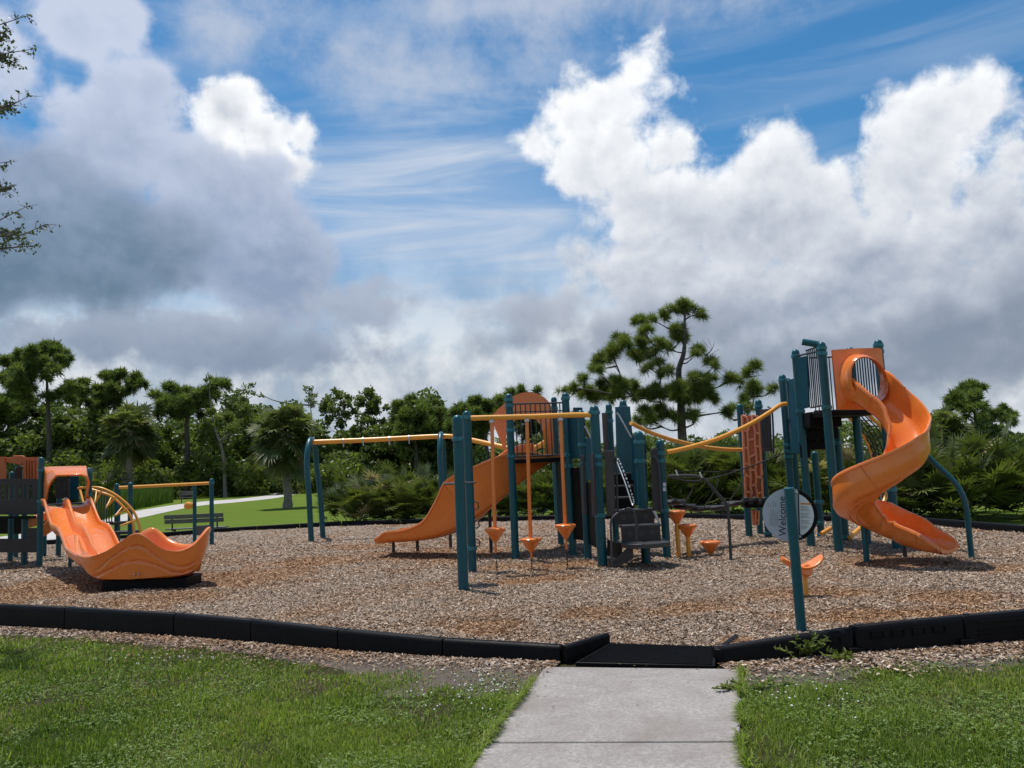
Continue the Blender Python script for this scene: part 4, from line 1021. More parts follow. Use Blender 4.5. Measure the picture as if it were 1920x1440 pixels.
pipe(tw, 'top_rail', [Vector((s2.x, s2.y, Zat(s2.x, s2.y, 668))), Vector((s4.x, s4.y, Zat(s4.x, s4.y, 657)))], .016, STEEL, 8)
pipe(tw, 'roof_bar', [P(1504, 641, s4.y + .1), P(1530, 645, s4.y + .05), Vector((s4.x, s4.y, Zat(s4.x, s4.y, 648)))], .050, TEAL, 14)
dz2 = P(1568, 769, s4.y).z
k = MB(); k.prism([Vector((p.x, p.y, dz2 - .08)) for p in (s2 + Vector((.05, .02, 0)), s4 + Vector((0, .03, 0)), s7 + Vector((-.03, .03, 0)), s6 + Vector((0, .1, 0)), s2 + Vector((.35, 1.3, 0)))], (0, 0, .075)); k.build('deck', BLACK, tw, bevel=.008)
bars_panel(tw, s6.lerp(s7, .08), s6.lerp(s7, .9), dz2 + .05, Zat(s6.x, s6.y, 668), 9, .011)
bars_panel(tw, s2.lerp(s6, .25), s2.lerp(s6, .95), dz2 + .05, Zat(s6.x, s6.y, 668), 11, .010)
# black moulded steps below the deck
for i, (x0, x1, y0, y1, d) in enumerate(((1517, 1580, 772, 800, 12.6), (1520, 1574, 800, 822, 12.9), (1512, 1560, 820, 842, 13.1))):
    a, b = P(x0, y0, d), P(x1, y1, d); k = MB(); k.box(((a.x + b.x) / 2, d + .25, (a.z + b.z) / 2), (abs(b.x - a.x), .5, abs(a.z - b.z) * .98)); o = k.build('moulded_step', BLACK, tw, bevel=.02)
    q = MB(); q.box(((a.x + b.x) / 2 - .02, d - .004, a.z - .05), (.03, .006, .03)); q.box(((a.x + b.x) / 2 + .1, d - .004, a.z - .09), (.03, .006, .03)); tag(q.build('drain_hole', CHAR, o), kind='stuff')
tsheet('side_panel', [(1500, 835), (1520, 835), (1520, 858), (1502, 858)], 12.9, 12.9, BLACK)
# slide mouth: flat orange panel with a flared ring opening
MOx, MOz, MOd = P(1632, 712, 11.35), None, 11.40
def mouth():
    L_, Rr, B_, T_ = P(1561, 655, 11.5), P(1652, 652, 11.5), P(1572, 767, 11.5), P(1660, 767, 11.5)
    outer = [P(1560, 656, 11.5), P(1606, 653, 11.5), P(1653, 652, 11.5), P(1657, 690, 11.5), P(1661, 725, 11.5), P(1666, 768, 11.5), P(1620, 768, 11.5), P(1571, 768, 11.5), P(1566, 715, 11.5)]
    def resample(p, n, closed=True):
        q = p + [p[0]]; ln = [0]
        for i in range(len(q) - 1): ln.append(ln[-1] + (q[i + 1] - q[i]).length)
        o_ = []
        for i in range(n):
            s = ln[-1] * i / n; j = max(k_ for k_ in range(len(ln)) if ln[k_] <= s + 1e-9); j = min(j, len(q) - 2)
            o_.append(q[j].lerp(q[j + 1], (s - ln[j]) / max(1e-9, ln[j + 1] - ln[j])))
        return o_
    n = 48; O = resample(outer, n)
    cx, cy = 1620, 712
    def ell(cx, cy, rx, ry, d, tilt=0):
        c = P(cx, cy, d); res = []
        for o_ in O:
            a = math.atan2(o_.z - P(1612, 712, 11.5).z, o_.x - P(1612, 712, 11.5).x)
            ux, uz = rx * d / FPX * math.cos(a), ry * d / FPX * math.sin(a)
            res.append(Vector((c.x + ux * math.cos(tilt) - uz * math.sin(tilt), d, c.z + ux * math.sin(tilt) + uz * math.cos(tilt))))
        return res
    k = MB()
    rings = [O, ell(1612, 713, 38, 50, 11.47), ell(1614, 713, 36, 49, 11.38), ell(1620, 712, 36, 48, 11.20), ell(1626, 712, 36, 47, 11.06, R(14)),
             ell(1630, 712, 34, 45, 11.03, R(18)), ell(1630, 712, 31, 43, 11.06, R(18)), ell(1622, 712, 32, 45, 11.30), ell(1616, 713, 34, 47, 11.52), [v + Vector((0, .03, 0)) for v in O]]
    # leave the lower part of the ring open where the chute runs out
    rings = rings
    k.loft(rings, True); o = k.build('slide_mouth', ORANGE, tw, 40)
    return o
mo = mouth()
# spiral chute
AX = P(1648, 860, 10.62); Rc = .385
def circ(deg, r=Rc): return Vector((AX.x + r * math.cos(R(deg)), AX.y + r * math.sin(R(deg)), 0))
keys = [(P(1620, 740, 11.42), 2.36, .42, .40, 0), (P(1631, 750, 11.18), 2.31, .42, .33, 0.03), (P(1647, 760, 11.00), 2.19, .38, .24, .06)]
sp = [((v.x, v.y), z, a, b, rl) for v, z, a, b, rl in keys]
for deg, z in ((28, 1.97), (0, 1.73), (-30, 1.53), (-60, 1.38), (-90, 1.24), (-120, 1.12), (-150, 1.01), (-180, .90), (-210, .79), (-240, .69), (-268, .60), (-292, .53)):
    c = circ(deg); sp.append(((c.x, c.y), z, .37, .20, .16))
ex = [(P(1690, 1000, 10.86), .46, .30, .24, .06), (P(1722, 1015, 10.62), .385, .24, .22, 0), (P(1752, 1025, 10.42), .345, .17, .17, 0), (P(1772, 1030, 10.29), .335, .10, .10, 0), (P(1781, 1032, 10.24), .34, .03, .03, 0)]
sp += [((v.x, v.y), z, a, b, rl) for v, z, a, b, rl in ex]
rows = spline([(*c, z, a, b, rl) for c, z, a, b, rl in sp], 110)
st = [((x, y, z), .445, max(a * .93, .01), max(b, .01), rl) for x, y, z, a, b, rl in rows]
sld = trough(tw, 'spiral_slide', st, ORANGE, .03, (12, 46, 74, 96)); tag(sld, 'orange open spiral slide')
# supports
b = G(1625, 1049, MZ); topc = P(1619, 922, b.y + .02)
k = MB(); k.tube([Vector((b.x, b.y, MZ - .1)), Vector((b.x, b.y, topc.z))], .040, 14); k.build('slide_support', TEAL, tw)
pipe(tw, 'slide_bracket', [P(1591, 911, b.y - .05), P(1603, 917, b.y - .02), P(1619, 920, b.y), P(1630, 919, b.y), P(1640, 910, b.y + .05)], .016, TEAL, 8, 14)
b = G(1822, 1046, MZ)
pipe(tw, 'slide_support', [P(1720, 834, b.y + .2), P(1752, 868, b.y + .15), P(1785, 899, b.y + .08), P(1803, 925, b.y + .02), P(1812, 955, b.y), P(1817, 1000, b.y), Vector((b.x, b.y, MZ - .1))], .036, TEAL, 14, 40)
b = G(1697, 1043, MZ); k = MB(); k.tube([Vector((b.x, b.y, MZ - .1)), Vector((b.x, b.y, .45))], .030, 10); k.build('slide_support', STEEL, tw)
# cargo net climber at the back
y1_ = [P(1570, 745, 13.2), P(1586, 774, 13.6), P(1601, 792, 14.0), P(1622, 820, 14.6), P(1635, 850, 15.0), P(1640, 890, 15.3), Vector((P(1592, 1008, 15.3).x + .6, 15.4, MZ))]
y2_ = [P(1620, 766, 13.0), P(1636, 785, 13.2), P(1652, 800, 13.6), P(1672, 840, 14.2), P(1676, 880, 14.4), P(1667, 906, 14.3), P(1655, 945, 14.1), P(1618, 985, 13.8), P(1592, 1008, 13.5)]
pipe(tw, 'net_frame', y1_, .036, YELLOW, 12, 40); pipe(tw, 'net_frame', y2_, .036, YELLOW, 12, 50)
pipe(tw, 'net_frame', [P(1540, 1001, 13.8), P(1553, 993, 13.9), P(1568, 984, 14.0)], .036, YELLOW, 12)
n1, n2 = spline(y1_, 12), spline(y2_, 12)
def rope(pts, r=.011, n=8):
    k = MB(); k.tube(spline(pts, n), r, 6); k.build('net_rope', ROPE, tw, 60)
for i in range(1, 12): rope([n1[i], (Vector(n1[i]) + Vector(n2[i])) / 2 - Vector((0, 0, .05)), n2[i]])
for f in (.17, .34, .5, .66, .83):
    rope([Vector(n1[i]).lerp(Vector(n2[i]), f) - Vector((0, 0, .05 * math.sin(math.pi * f))) for i in range(0, 12)], .011, 22)
rope([P(1553, 1000, 13.8), P(1575, 1003, 13.8), P(1595, 1006, 13.6)]); rope([P(1560, 990, 13.9), P(1590, 975, 13.9), P(1612, 965, 13.9)])
# climbing wall with cells: ribs on a curved orange board
def cwall():
    cols, rowsn = 4, 11; d = 14.0
    def at(u, v):      # u across, v down
        x = 1391 + (1422 - 1391) * u + v * 7; y = 779 + (936 - 779) * v
        dd = d + .10 * math.sin(math.pi * u) * 0 - .07 * math.sin(math.pi * v) + .1 * (1 - u)
        return P(x, y, dd)
    k = MB(); rings = [[at(u / 6, v / 14) for u in range(7)] for v in range(15)]
    rb = [[p + Vector((0, .07, 0)) for p in r] for r in rings]
    vs = [p for r in rings for p in r] + [p for r in rb for p in r]; n = 7 * 15; fs = []
    for i in range(14):
        for j in range(6):
            a_ = i * 7 + j; fs += [(a_, a_ + 1, a_ + 8, a_ + 7), (n + a_, n + a_ + 7, n + a_ + 8, n + a_ + 1)]
    for i in range(14): fs += [(i * 7, (i + 1) * 7, n + (i + 1) * 7, n + i * 7), (i * 7 + 6, n + i * 7 + 6, n + (i + 1) * 7 + 6, (i + 1) * 7 + 6)]
    for j in range(6): fs += [(j, n + j, n + j + 1, j + 1), (14 * 7 + j, 14 * 7 + j + 1, n + 14 * 7 + j + 1, n + 14 * 7 + j)]
    k.add(vs, fs); o = k.build('climbing_wall', ORANGE2, tw, 40)
    r = random.Random(4); node = {}
    for i in range(rowsn + 1):
        for j in range(cols):
            node[i, j] = (min(1, max(0, j / (cols - 1) + (r.uniform(-.09, .09) if 0 < j < cols - 1 else 0))), min(1, max(0, i / rowsn + r.uniform(-.025, .025) + (.03 if j % 2 else 0))))
    rib = MB()
    def seg(a_, b_): rib.tube([at(*a_) - Vector((0, .028, 0)), at((a_[0] + b_[0]) / 2, (a_[1] + b_[1]) / 2) - Vector((0, .034, 0)), at(*b_) - Vector((0, .028, 0))], .022, 6)
    for i in range(rowsn + 1):
        for j in range(cols):
            if i < rowsn: seg(node[i, j], node[i + 1, j])
            if j < cols - 1 and (i + j) % 2 == 0: seg(node[i, j], node[i, j + 1])
    tag(rib.build('cell_rib', RIBM, o, 60), kind='stuff')
    k = MB(); k.prism([P(1409, 957, d), P(1424, 957, d), P(1423, 985, d), P(1412, 985, d)], (0, .06, 0)); low = k.build('lower_wall', ORANGE2, tw, 30, .01)
    k = MB()
    for x0, y0, x1, y1 in ((1410, 958, 1413, 984), (1417, 958, 1416, 984), (1423, 958, 1422, 984), (1410, 966, 1417, 969), (1416, 974, 1423, 977)): k.tube([P(x0, y0, d - .02), P(x1, y1, d - .02)], .018, 6)
    tag(k.build('cell_rib', RIBM, low, 60), kind='stuff')
cwall()
tsheet('grey_panel', [(1424, 768), (1443, 766), (1446, 846), (1428, 847)], 14.15, 13.9, CHAR, .03)
k = tw
for i in range(4):
    pipe(tw, 'panel_bar', [P(1427 + i * 4.2, 776, 13.9), P(1430 + i * 4.0, 840, 13.85)], .014, STEEL, 8)
pipe(tw, 'panel_handle', [P(1440, 763, 13.7), P(1445, 766, 13.6), P(1448, 775, 13.6), P(1450, 815, 13.6), P(1450, 850, 13.6)], .016, STEEL, 8, 20)
a, b = P(1396, 934, 13.6), P(1436, 954, 13.6); k = MB(); k.box(((a.x + b.x) / 2, 13.75, (a.z + b.z) / 2), (b.x - a.x, .3, .15)); k.build('bridge_landing', BLACK, tw, bevel=.03)
for i in range(5):
    c = P(1399 + i * 8.5, 936 + (i % 2) * 5, 13.55); q = MB(); q.lathe(c, [(.03, -.04), (.045, -.02), (.045, .02), (.03, .04)], 10); q.build('rope_ball', BLACKR, tw)

# ------------------------------------------------------------------ welcome sign
wb = G(1504, 1192, .13); zt = Zat(wb.x, wb.y, 914)
ws = thing('welcome_sign', 'round grey and white Welcome sign on a teal post beside the ramp', 'sign', Vector((wb.x, wb.y, .1)))
topx = P(1478, 916, wb.y).x
lean = Vector((topx - wb.x, 0, 0)) * .6
k = MB(); A = Vector((wb.x, wb.y, -.1)); Bt = Vector((wb.x + lean.x, wb.y, zt)); ax = Bt - A
k.lathe(A, [(.041, 0), (.041, ax.length - .02), (.043, ax.length - .018), (.042, ax.length - .006), (.032, ax.length)], 20, ax); k.build('post', TEAL, ws, 40)
def sign_disc():
    d = wb.y + .085; c = P(1481, 965, d); rad = .222
    yaw = R(-24); ex_ = Vector((math.cos(yaw), math.sin(yaw), 0)); nrm = Vector((math.sin(yaw), -math.cos(yaw), 0)); tl = R(-3)
    ez_ = Vector((0, 0, 1)); ex2 = ex_ * math.cos(tl) + ez_ * math.sin(tl); ez2 = ez_ * math.cos(tl) - ex_ * math.sin(tl)
    def at(u, v, w=0): return c + ex2 * (u * rad) + ez2 * (v * rad) + nrm * w
    def seg(a0, a1, r, n=40): return [(r * math.cos(R(a0 + (a1 - a0) * i / n)), r * math.sin(R(a0 + (a1 - a0) * i / n))) for i in range(n + 1)]
    k = MB(); k.prism([at(u, v, -.016) for u, v in seg(0, 357, 1.0, 60)], nrm * .020); k.build('backing_disc', BLACK, ws, 30)
    k = MB(); k.prism([at(u, v, .0065) for u, v in seg(72, 288, .992)], nrm * .010); gp = k.build('grey_face', SIGNG, ws, 30)
    k = MB(); k.prism([at(u, v, .0065) for u, v in seg(-66, 66, .86)], nrm * .006); wp = k.build('white_face', SIGNW, ws, 30)
    def lines(parent, m, rows_, w):
        for (u0, u1, v0, v1) in rows_:
            q = MB(); q.prism([at(u0, v0, w), at(u1, v0, w), at(u1, v1, w), at(u0, v1, w)], nrm * .0012); yield q
    z_ = .0130; f = MB()
    rr = random.Random(3)
    for q in lines(wp, INKO, [(.40, .78, .40, .46)], z_): q.build('heading_bar', INKO, wp)
    body = MB()
    for i in range(17):
        v = .32 - i * .052
        if i in (4, 9, 13): continue
        wmax = min(.80, math.sqrt(max(0, .80 ** 2 - v * v)) - .02); u1 = .40 + (wmax - .40) * rr.uniform(.7, 1)
        for q in lines(wp, INKG, [(.40, u1, v, v + .016)], z_): body.add(q.v, q.f)
    tag(body.build('small_print', INKG, wp), kind='stuff')
    body = MB()
    for i in range(5):
        u = -.72 + i * .07
        for q in lines(gp, INKG, [(u, u + .016, -.52 + rr.uniform(0, .1), .10 + rr.uniform(-.08, .12))], .0175): body.add(q.v, q.f)
    for i in range(4):
        u = -.78 + i * .09
        for q in lines(gp, INKG, [(u, u + .018, .26, .36 + rr.uniform(0, .18))], .0175): body.add(q.v, q.f)
    tag(body.build('small_print', INKG, gp), kind='stuff')
    # the word, reading upwards
    fc = bpy.data.curves.new('welcome_text', 'FONT'); fc.body = 'Welcome'; fc.size = 1; fc.align_x = 'CENTER'; fc.align_y = 'CENTER'; fc.offset = 0.006
    fo = bpy.data.objects.new('welcome_text', fc); COL.objects.link(fo); dg = bpy.context.evaluated_depsgraph_get(); dg.update()
    me = bpy.data.meshes.new_from_object(fo.evaluated_get(dg)); bpy.data.objects.remove(fo)
    xs_ = [v.co.x for v in me.vertices]; w0 = max(xs_) - min(xs_); sc_ = 1.50 / w0
    o0 = origin(ws)
    for v in me.vertices:
        a, b = v.co.x * sc_, v.co.y * sc_ * 1.0
        v.co = at(-.26 - b, a - .06, .0180) - o0
    me.materials.clear(); t = link('lettering', me, INK, gp); t['label'] = 'the word Welcome reading upwards'
    for u, v in ((-.12, .86), (.27, .84), (.34, -.80), (-.02, -.93)):
        k = MB(); k.lathe(at(u, v, .004), [(.020, 0), (.022, .004), (.020, .012)], 14, nrm); k.build('bracket_pad', BLACKR, ws)
        k = MB(); k.lathe(at(u, v, .016), [(.011, 0), (.012, .004), (.006, .008)], 12, nrm); k.build('bolt', GALV, ws)
sign_disc()

# spring seat behind the sign
sb = G(1512, 1117, MZ); sd = thing('balance_seat', 'orange curved saddle seat on a short post behind the Welcome sign', 'play seat', sb)
def saddle():
    c = P(1505, 1062, sb.y); rings = []
    for i in range(21):
        f = i / 20 * 2 - 1; x = f * .21; lift = .105 * abs(f) ** 1.8 - .02; w = .115 * (1 - abs(f) ** 3.0) ** .5 + .02
        cc = c + Vector((x, 0, lift)); ring = []
        for j in range(16):
            a = 2 * math.pi * j / 16; ring.append(cc + Vector((-.012 * math.copysign(1, f) * math.sin(a) * abs(f), math.cos(a) * w, math.sin(a) * .026 + .02 * math.cos(a) ** 2)))
        rings.append(ring)
    k = MB(); k.loft(rings, True, True); k.build('seat', ORANGE, sd, 60)
    k = MB(); k.lathe(c + Vector((.01, -.075, -.03)), [(.07, -.03), (.066, 0), (.05, .03)], 20, Vector((0, -1, .2))); k.build('hub', ORANGE, sd)
    k = MB(); k.tube([Vector((sb.x, sb.y, MZ - .1)), Vector((sb.x, sb.y, c.z - .02))], .024, 12); k.build('stem', YELLOW, sd)
saddle()

# ------------------------------------------------------------------ toddler structure with the double wave slide (left)
td = thing('toddler_structure', 'low play structure with a double orange wave slide ending in a scalloped bowl', 'play structure', G(75, 1058, MZ))
def dpost(px, d, ytop, r=.048, bands=(), dome=True, m=None, parent=td):
    x = P(px, 1000, d).x; b = Vector((x, d, MZ)); z = Zat(x, d, ytop)
    return post(parent, b, z, r, dome, [Zat(x, d, q) for q in bands], m)
dpost(75, 15.1, 857, .052, (882, 940)); dpost(83, 17.3, 905, .05); dpost(166, 15.35, 877, .05, (884, 928)); dpost(110, 17.0, 930, .05); dpost(47, 15.5, 968, .052)
dpost(-40, 15.1, 857, .052); dpost(30, 17.4, 875, .05); dpost(132, 14.75, 1000, .03, (), False); dpost(138, 15.6, 1000, .03, (), False)
def gridsheet(parent, name, xs, ys, holes, d, th, m, dd=0.0):
    """sheet on a grid with real openings; holes = cells left out"""
    nx, ny = len(xs), len(ys); vs = []
    for o_ in (0, th):
        for y in ys:
            for x in xs: vs.append(P(x, y, d + dd * (x - xs[0])) + Vector((0, o_, 0)))
    N = nx * ny; fs = []; solid = lambda i, j: 0 <= i < nx - 1 and 0 <= j < ny - 1 and (i, j) not in holes
    for j in range(ny - 1):
        for i in range(nx - 1):
            if not solid(i, j): continue
            a = j * nx + i; b, c, e = a + 1, a + nx + 1, a + nx
            fs += [(a, b, c, e), (N + e, N + c, N + b, N + a)]
            for (p, q, di, dj) in ((a, b, 0, -1), (b, c, 1, 0), (c, e, 0, 1), (e, a, -1, 0)):
                if not solid(i + di, j + dj): fs.append((q, p, N + p, N + q))
    k = MB(); k.add(vs, fs); return k.build(name, m, parent, 30)
xs_ = [-62, -56, -51, -44, -39, -32, -27, -20, -15, -9, -4, 2, 7, 12, 17, 22, 27, 34, 39, 45, 49, 55, 59, 69]
gridsheet(td, 'slotted_wall', xs_, [898, 907, 937, 965], {(i, 1) for i in range(1, 23, 2)}, 15.12, .025, CHAR)
k = MB(); k.prism([P(-62, 968, 15.0), P(69, 967, 15.0), P(69, 967, 16.3), P(-62, 968, 16.3)], (0, 0, -.05)); k.build('deck', BLACK, td, bevel=.01)
gridsheet(td, 'lower_wall', [-62, 50, 71], [990, 1010, 1036], {(0, 0)}, 15.16, .025, CHAR)
k = MB(); k.prism([P(-62, 1001, 16.9), P(46, 1001, 16.9), P(46, 968, 16.9), P(-62, 968, 16.9)], (0, .03, 0)); k.build('back_wall', BLACK, td)
# orange roof panels and arch
gridsheet(td, 'roof_panel', [43, 47, 49, 52, 54, 57, 59, 62, 64, 69], [857, 862, 899], set(), 15.9, .05, ORANGE2)
k = MB()
for x in (48, 53, 58, 63): k.tube([P(x, 863, 15.88), P(x + .3, 897, 15.88)], .016, 8)
tag(k.build('moulded_rib', ORANGE2, td), kind='stuff')
gridsheet(td, 'roof_panel', [-45, -14, 9], [856, 862, 899], set(), 15.9, .05, ORANGE2)
k = MB(); k.prism([P(9, 858, 15.92), P(23, 858, 15.92), P(24, 854, 15.92), P(42, 854, 15.92), P(45, 858, 15.92), P(45, 868, 15.92), P(38, 872, 15.92), P(26, 869, 15.92), P(9, 867, 15.92)], (0, .06, 0)); k.build('roof_beam', ORANGE2, td, 30, .01)
k = MB(); k.prism([P(26, 898, 16.4)] + [P(38 - 12 * math.cos(math.pi * i / 12), 885 - 12 * math.sin(math.pi * i / 12), 16.4) for i in range(13)] + [P(50, 898, 16.4)], (0, .05, 0)); k.build('arch_panel', CHAR, td, 30, .01)
dpost(20, 16.5, 884, .05); dpost(45, 16.2, 879, .05)
pts = [[(51, 973), (70, 969), (70, 986), (51, 991)], [(78, 986), (88, 976), (98, 966), (99, 980), (94, 996), (86, 1004), (78, 1008)]]
for q in pts:
    k = MB(); k.prism([P(x, y, 16.2) for x, y in q], (0, .35, .1)); k.build('crawl_chute', ORANGE, td, 30, .02)
# panel behind the hood
gridsheet(td, 'slotted_wall', [105, 108, 110, 114, 116, 120, 122, 126, 129], [896, 902, 920, 935], {(1, 1), (3, 1), (5, 1)}, 16.4, .03, CHAR)
k = MB(); k.prism([P(131, 893, 16.0), P(146, 893, 16.0), P(146, 938, 16.0), P(131, 938, 16.0)], (0, .04, 0)); k.build('back_wall', TEALP, td, bevel=.006)
# hood over the slide
bk = [(83, 938, 15.1), (83, 905, 15.15), (82, 877, 15.2), (95, 876, 15.2), (148, 875, 15.2), (161, 874.5, 15.2), (163, 890, 15.2), (164, 934, 15.15)]
fr = [(86, 938, 14.75), (90, 915, 14.65), (97, 902, 14.6), (106, 892, 14.55), (152, 890.5, 14.55), (162, 894, 14.6), (167, 905, 14.65), (161, 936, 14.75)]
k = MB(); A = spline([P(*q) for q in bk], 28); Bq = spline([P(*q) for q in fr], 28)
A = [P(*q) for q in bk]; Bq = [P(*q) for q in fr]
A2 = [Vector(v) for v in A]; B2 = [Vector(v) for v in Bq]
k.loft([A2, [a.lerp(b, .5) + Vector((0, -.01, .012)) for a, b in zip(A2, B2)], B2], False); h_ = k.build('slide_hood', ORANGE, td, 30)
sm = h_.modifiers.new('thick', 'SOLIDIFY'); sm.thickness = .035; sm.offset = 0
bv = h_.modifiers.new('bevel', 'BEVEL'); bv.width = .016; bv.segments = 3; bv.limit_method = 'ANGLE'; bv.angle_limit = R(30)
# two-lane wave slide
ctr = [(122, 14.66, 1.27), (127, 14.46, 1.24), (135, 14.12, 1.02), (143, 13.82, .865), (150, 13.60, .835), (158, 13.34, .80), (166, 13.08, .69), (174, 12.80, .555), (183, 12.50, .48), (193, 12.25, .41), (204, 12.02, .375)]
rows = spline([(P(px, 950, d).x, d, z) for px, d, z in ctr], 50)
st = [(tuple(r_), .70 - .26 * max(0, (i - 36) / 14), .14, .14, 0) for i, r_ in enumerate(rows)]
dbl = trough(td, 'double_slide', st, ORANGE, .03); tag(dbl, 'two-lane orange wave slide')
def divider():
    C_ = [Vector(r_) for r_ in rows[:-4]]; rg = []
    for i, c in enumerate(C_):
        t = (C_[min(i + 1, len(C_) - 1)] - C_[max(i - 1, 0)]).normalized(); lat = Vector((t.y, -t.x, 0)).normalized(); up = lat.cross(t).normalized()
        hh = .15 * min(1, (len(C_) - i) / 7 + .1)
        rg.append([c + lat * a + up * b for a, b in ((-.055, -.006), (-.034, hh * .5), (-.026, hh * .9), (-.012, hh), (.012, hh), (.026, hh * .9), (.034, hh * .5), (.055, -.006))])
    k = MB(); k.loft(rg, True, True); k.build('lane_divider', ORANGE, dbl, 50)
divider()
k = MB(); a = Vector(rows[0]); t = (Vector(rows[1]) - a).normalized(); lat = Vector((t.y, -t.x, 0)).normalized()
k.prism([a + lat * s + Vector((0, 0, .012)) - t * .05 for s in (-.34, .34)] + [a + lat * s + Vector((0, 0, .012)) - t * .32 for s in (.34, -.34)], (0, 0, .02)); k.build('transfer_step', CHAR, td, bevel=.006)
# scalloped bowl
W_ = [(141, 12.15, 1003, 1046), (144, 11.7, 1034, 1058), (155, 11.42, 1043, 1074), (175, 11.22, 1043, 1085), (202, 11.14, 1033, 1087), (228, 11.1, 1016, 1087), (243, 11.1, 1006, 1087), (257, 11.1, 1002, 1086), (271, 11.1, 1007, 1085), (287, 11.1, 1019, 1084), (308, 11.1, 1031, 1082), (335, 11.1, 1034, 1080), (360, 11.15, 1024, 1075), (378, 11.25, 1006, 1064),
      (390, 11.4, 992, 1046), (394, 11.62, 990, 1040), (389, 11.9, 1002, 1038), (368, 12.2, 1018, 1046), (342, 12.36, 1021, 1050), (318, 12.45, 1012, 1050), (300, 12.5, 998, 1050), (285, 12.5, 991, 1050), (268, 12.55, 998, 1050), (252, 12.6, 1010, 1050), (232, 12.62, 1021, 1050), (205, 12.55, 1034, 1050), (175, 12.4, 1040, 1050), (152, 12.3, 1030, 1050)]
def bowl():
    cl_ = W_ + [W_[0]]
    q = spline(cl_, 168)[:-1]; n = len(q)
    cen = Vector((P(265, 1060, 11.85).x, 11.85, 0))
    top = [P(a, b_, d) for a, d, b_, _ in q]; bot = []
    for (a, d, _, c), t in zip(q, top):
        z = max(.285, P(a, c, d).z) if d < 12.0 else .30
        z = max(z, .46) if (a < 200 and d >= 12.0) else z
        p = Vector((P(a, c, d).x, d, z)); pc = p.lerp(Vector((cen.x, cen.y, z)), .07); bot.append(pc)
    for i in range(n):
        if top[i].z < bot[i].z + .06: top[i].z = bot[i].z + .06
    out = [(t - Vector((cen.x, cen.y, t.z))).normalized() for t in top]
    under = [b.lerp(Vector((cen.x, cen.y, .285)), .2) for b in bot]
    def lv(f, off, bulge=0): return [b.lerp(t, f) + o_ * (off + bulge) for b, t, o_ in zip(bot, top, out)]
    # two moulded grooves sweep across the front face
    GA = np.array([(170, 1074), (182, 1067), (205, 1047), (227, 1031), (243, 1024), (257, 1022), (272, 1026), (287, 1037), (314, 1056), (335, 1063), (352, 1063), (378, 1050)], float)
    GB = np.array([(160, 1084), (175, 1081), (197, 1071), (227, 1056), (244, 1052), (261, 1052), (280, 1055), (295, 1060), (325, 1073), (348, 1075), (374, 1065)], float)
    lev = [k_ / 26 * .90 for k_ in range(1, 27)]; grooved = []
    for f in lev:
        ring = []
        for i in range(n):
            px_, d_, yt, yb = q[i]; off = .012 * math.sin(math.pi * f)
            if d_ < 11.42:
                for gq in (GA, GB):
                    if gq[0, 0] < px_ < gq[-1, 0]:
                        y_ = np.interp(px_, gq[:, 0], gq[:, 1]); fg_ = (yb - y_) / max(1, yb - yt); w_ = .034 * 60 / max(20, yb - yt) ; fade = min(1, (px_ - gq[0, 0]) / 12, (gq[-1, 0] - px_) / 12)
                        off -= .030 * fade * math.exp(-((f - fg_) / w_) ** 2)
            ring.append(bot[i].lerp(top[i], f) + out[i] * off)
        grooved.append(ring)
    inb = [b.lerp(Vector((cen.x, cen.y, b.z)), .16) + Vector((0, 0, .07)) for b in bot]
    for v in under: v.z = .285
    fl = [v.lerp(Vector((cen.x, cen.y, .35)), .55) for v in inb]
    for v in fl: v.z = .35
    ctrp = [Vector((cen.x, cen.y, .345)).lerp(v, .02) for v in fl]
    rings = [[Vector((cen.x, cen.y, .285)).lerp(v, .02) for v in under], under, bot] + grooved + [lv(.92, .004), lv(.97, .018), lv(1.02, .012), lv(1.03, -.02), lv(1.0, -.05), lv(.9, -.058), lv(.5, -.07), inb, fl, ctrp]
    k = MB(); k.loft(rings, True, True); o = k.build('slide_bowl', ORANGE, td, 60)
    tag(o, 'scalloped orange bowl the double slide runs into')
    for dx in (-4, 4):
        c = P(254 + dx, 1077, 11.08); k = MB(); k.lathe(c + Vector((0, .05, 0)), [(.012, 0), (.012, .035), (.006, .04)], 10, Vector((0, -1, 0))); k.build('bolt', GALV, o)
bowl()
a, b = P(188, 1095, 11.2), P(348, 1090, 11.2); k = MB(); k.box(((a.x + b.x) / 2, 11.50, .17), (b.x - a.x, .55, .25)); k.build('bowl_base', BLACK, td, bevel=.015)
# arched climber, steps and rail beside it
D = 16.4
po = [(160, 914), (168, 914), (188, 915), (210, 924), (230, 938), (248, 956), (258, 975), (264, 1000), (266, 1036)]
pi_ = [(168, 917), (176, 919), (192, 924), (210, 931), (227, 946), (242, 963), (249, 980), (251.5, 1001), (252, 1030)]
cl_ = pipe(td, 'arch_climber', [P(x, y, D) for x, y in po], .026, YELLOW, 10, 50); tag(cl_, 'arched amber climber with V rungs')
pipe(cl_, 'side_rail', [P(x, y, D + .55) for x, y in pi_], .026, YELLOW, 10, 50)
for a, b, c in (((192, 917), (181, 921), (178, 944)), ((219, 930), (209, 932), (199, 952)), ((244, 951), (230, 950), (216, 967)), ((257, 975), (247, 977), (226, 986))):
    A_, B_, C_ = P(*a, D), P(*b, D + .55), P(*c, D + .25)
    k = MB(); k.tube([A_, A_.lerp(C_, .93), C_, B_.lerp(C_, .93), B_], .017, 8); k.build('rung', YELLOW, cl_, 60)
pipe(td, 'grab_rail', [P(146, 916, 15.6), P(150, 914.5, 15.6), P(157, 914.5, 15.6)], .022, YELLOW, 8, 8); pipe(td, 'grab_rail', [P(150, 917, 15.6), P(153, 930, 15.5), P(157, 944, 15.4)], .022, YELLOW, 8, 8)
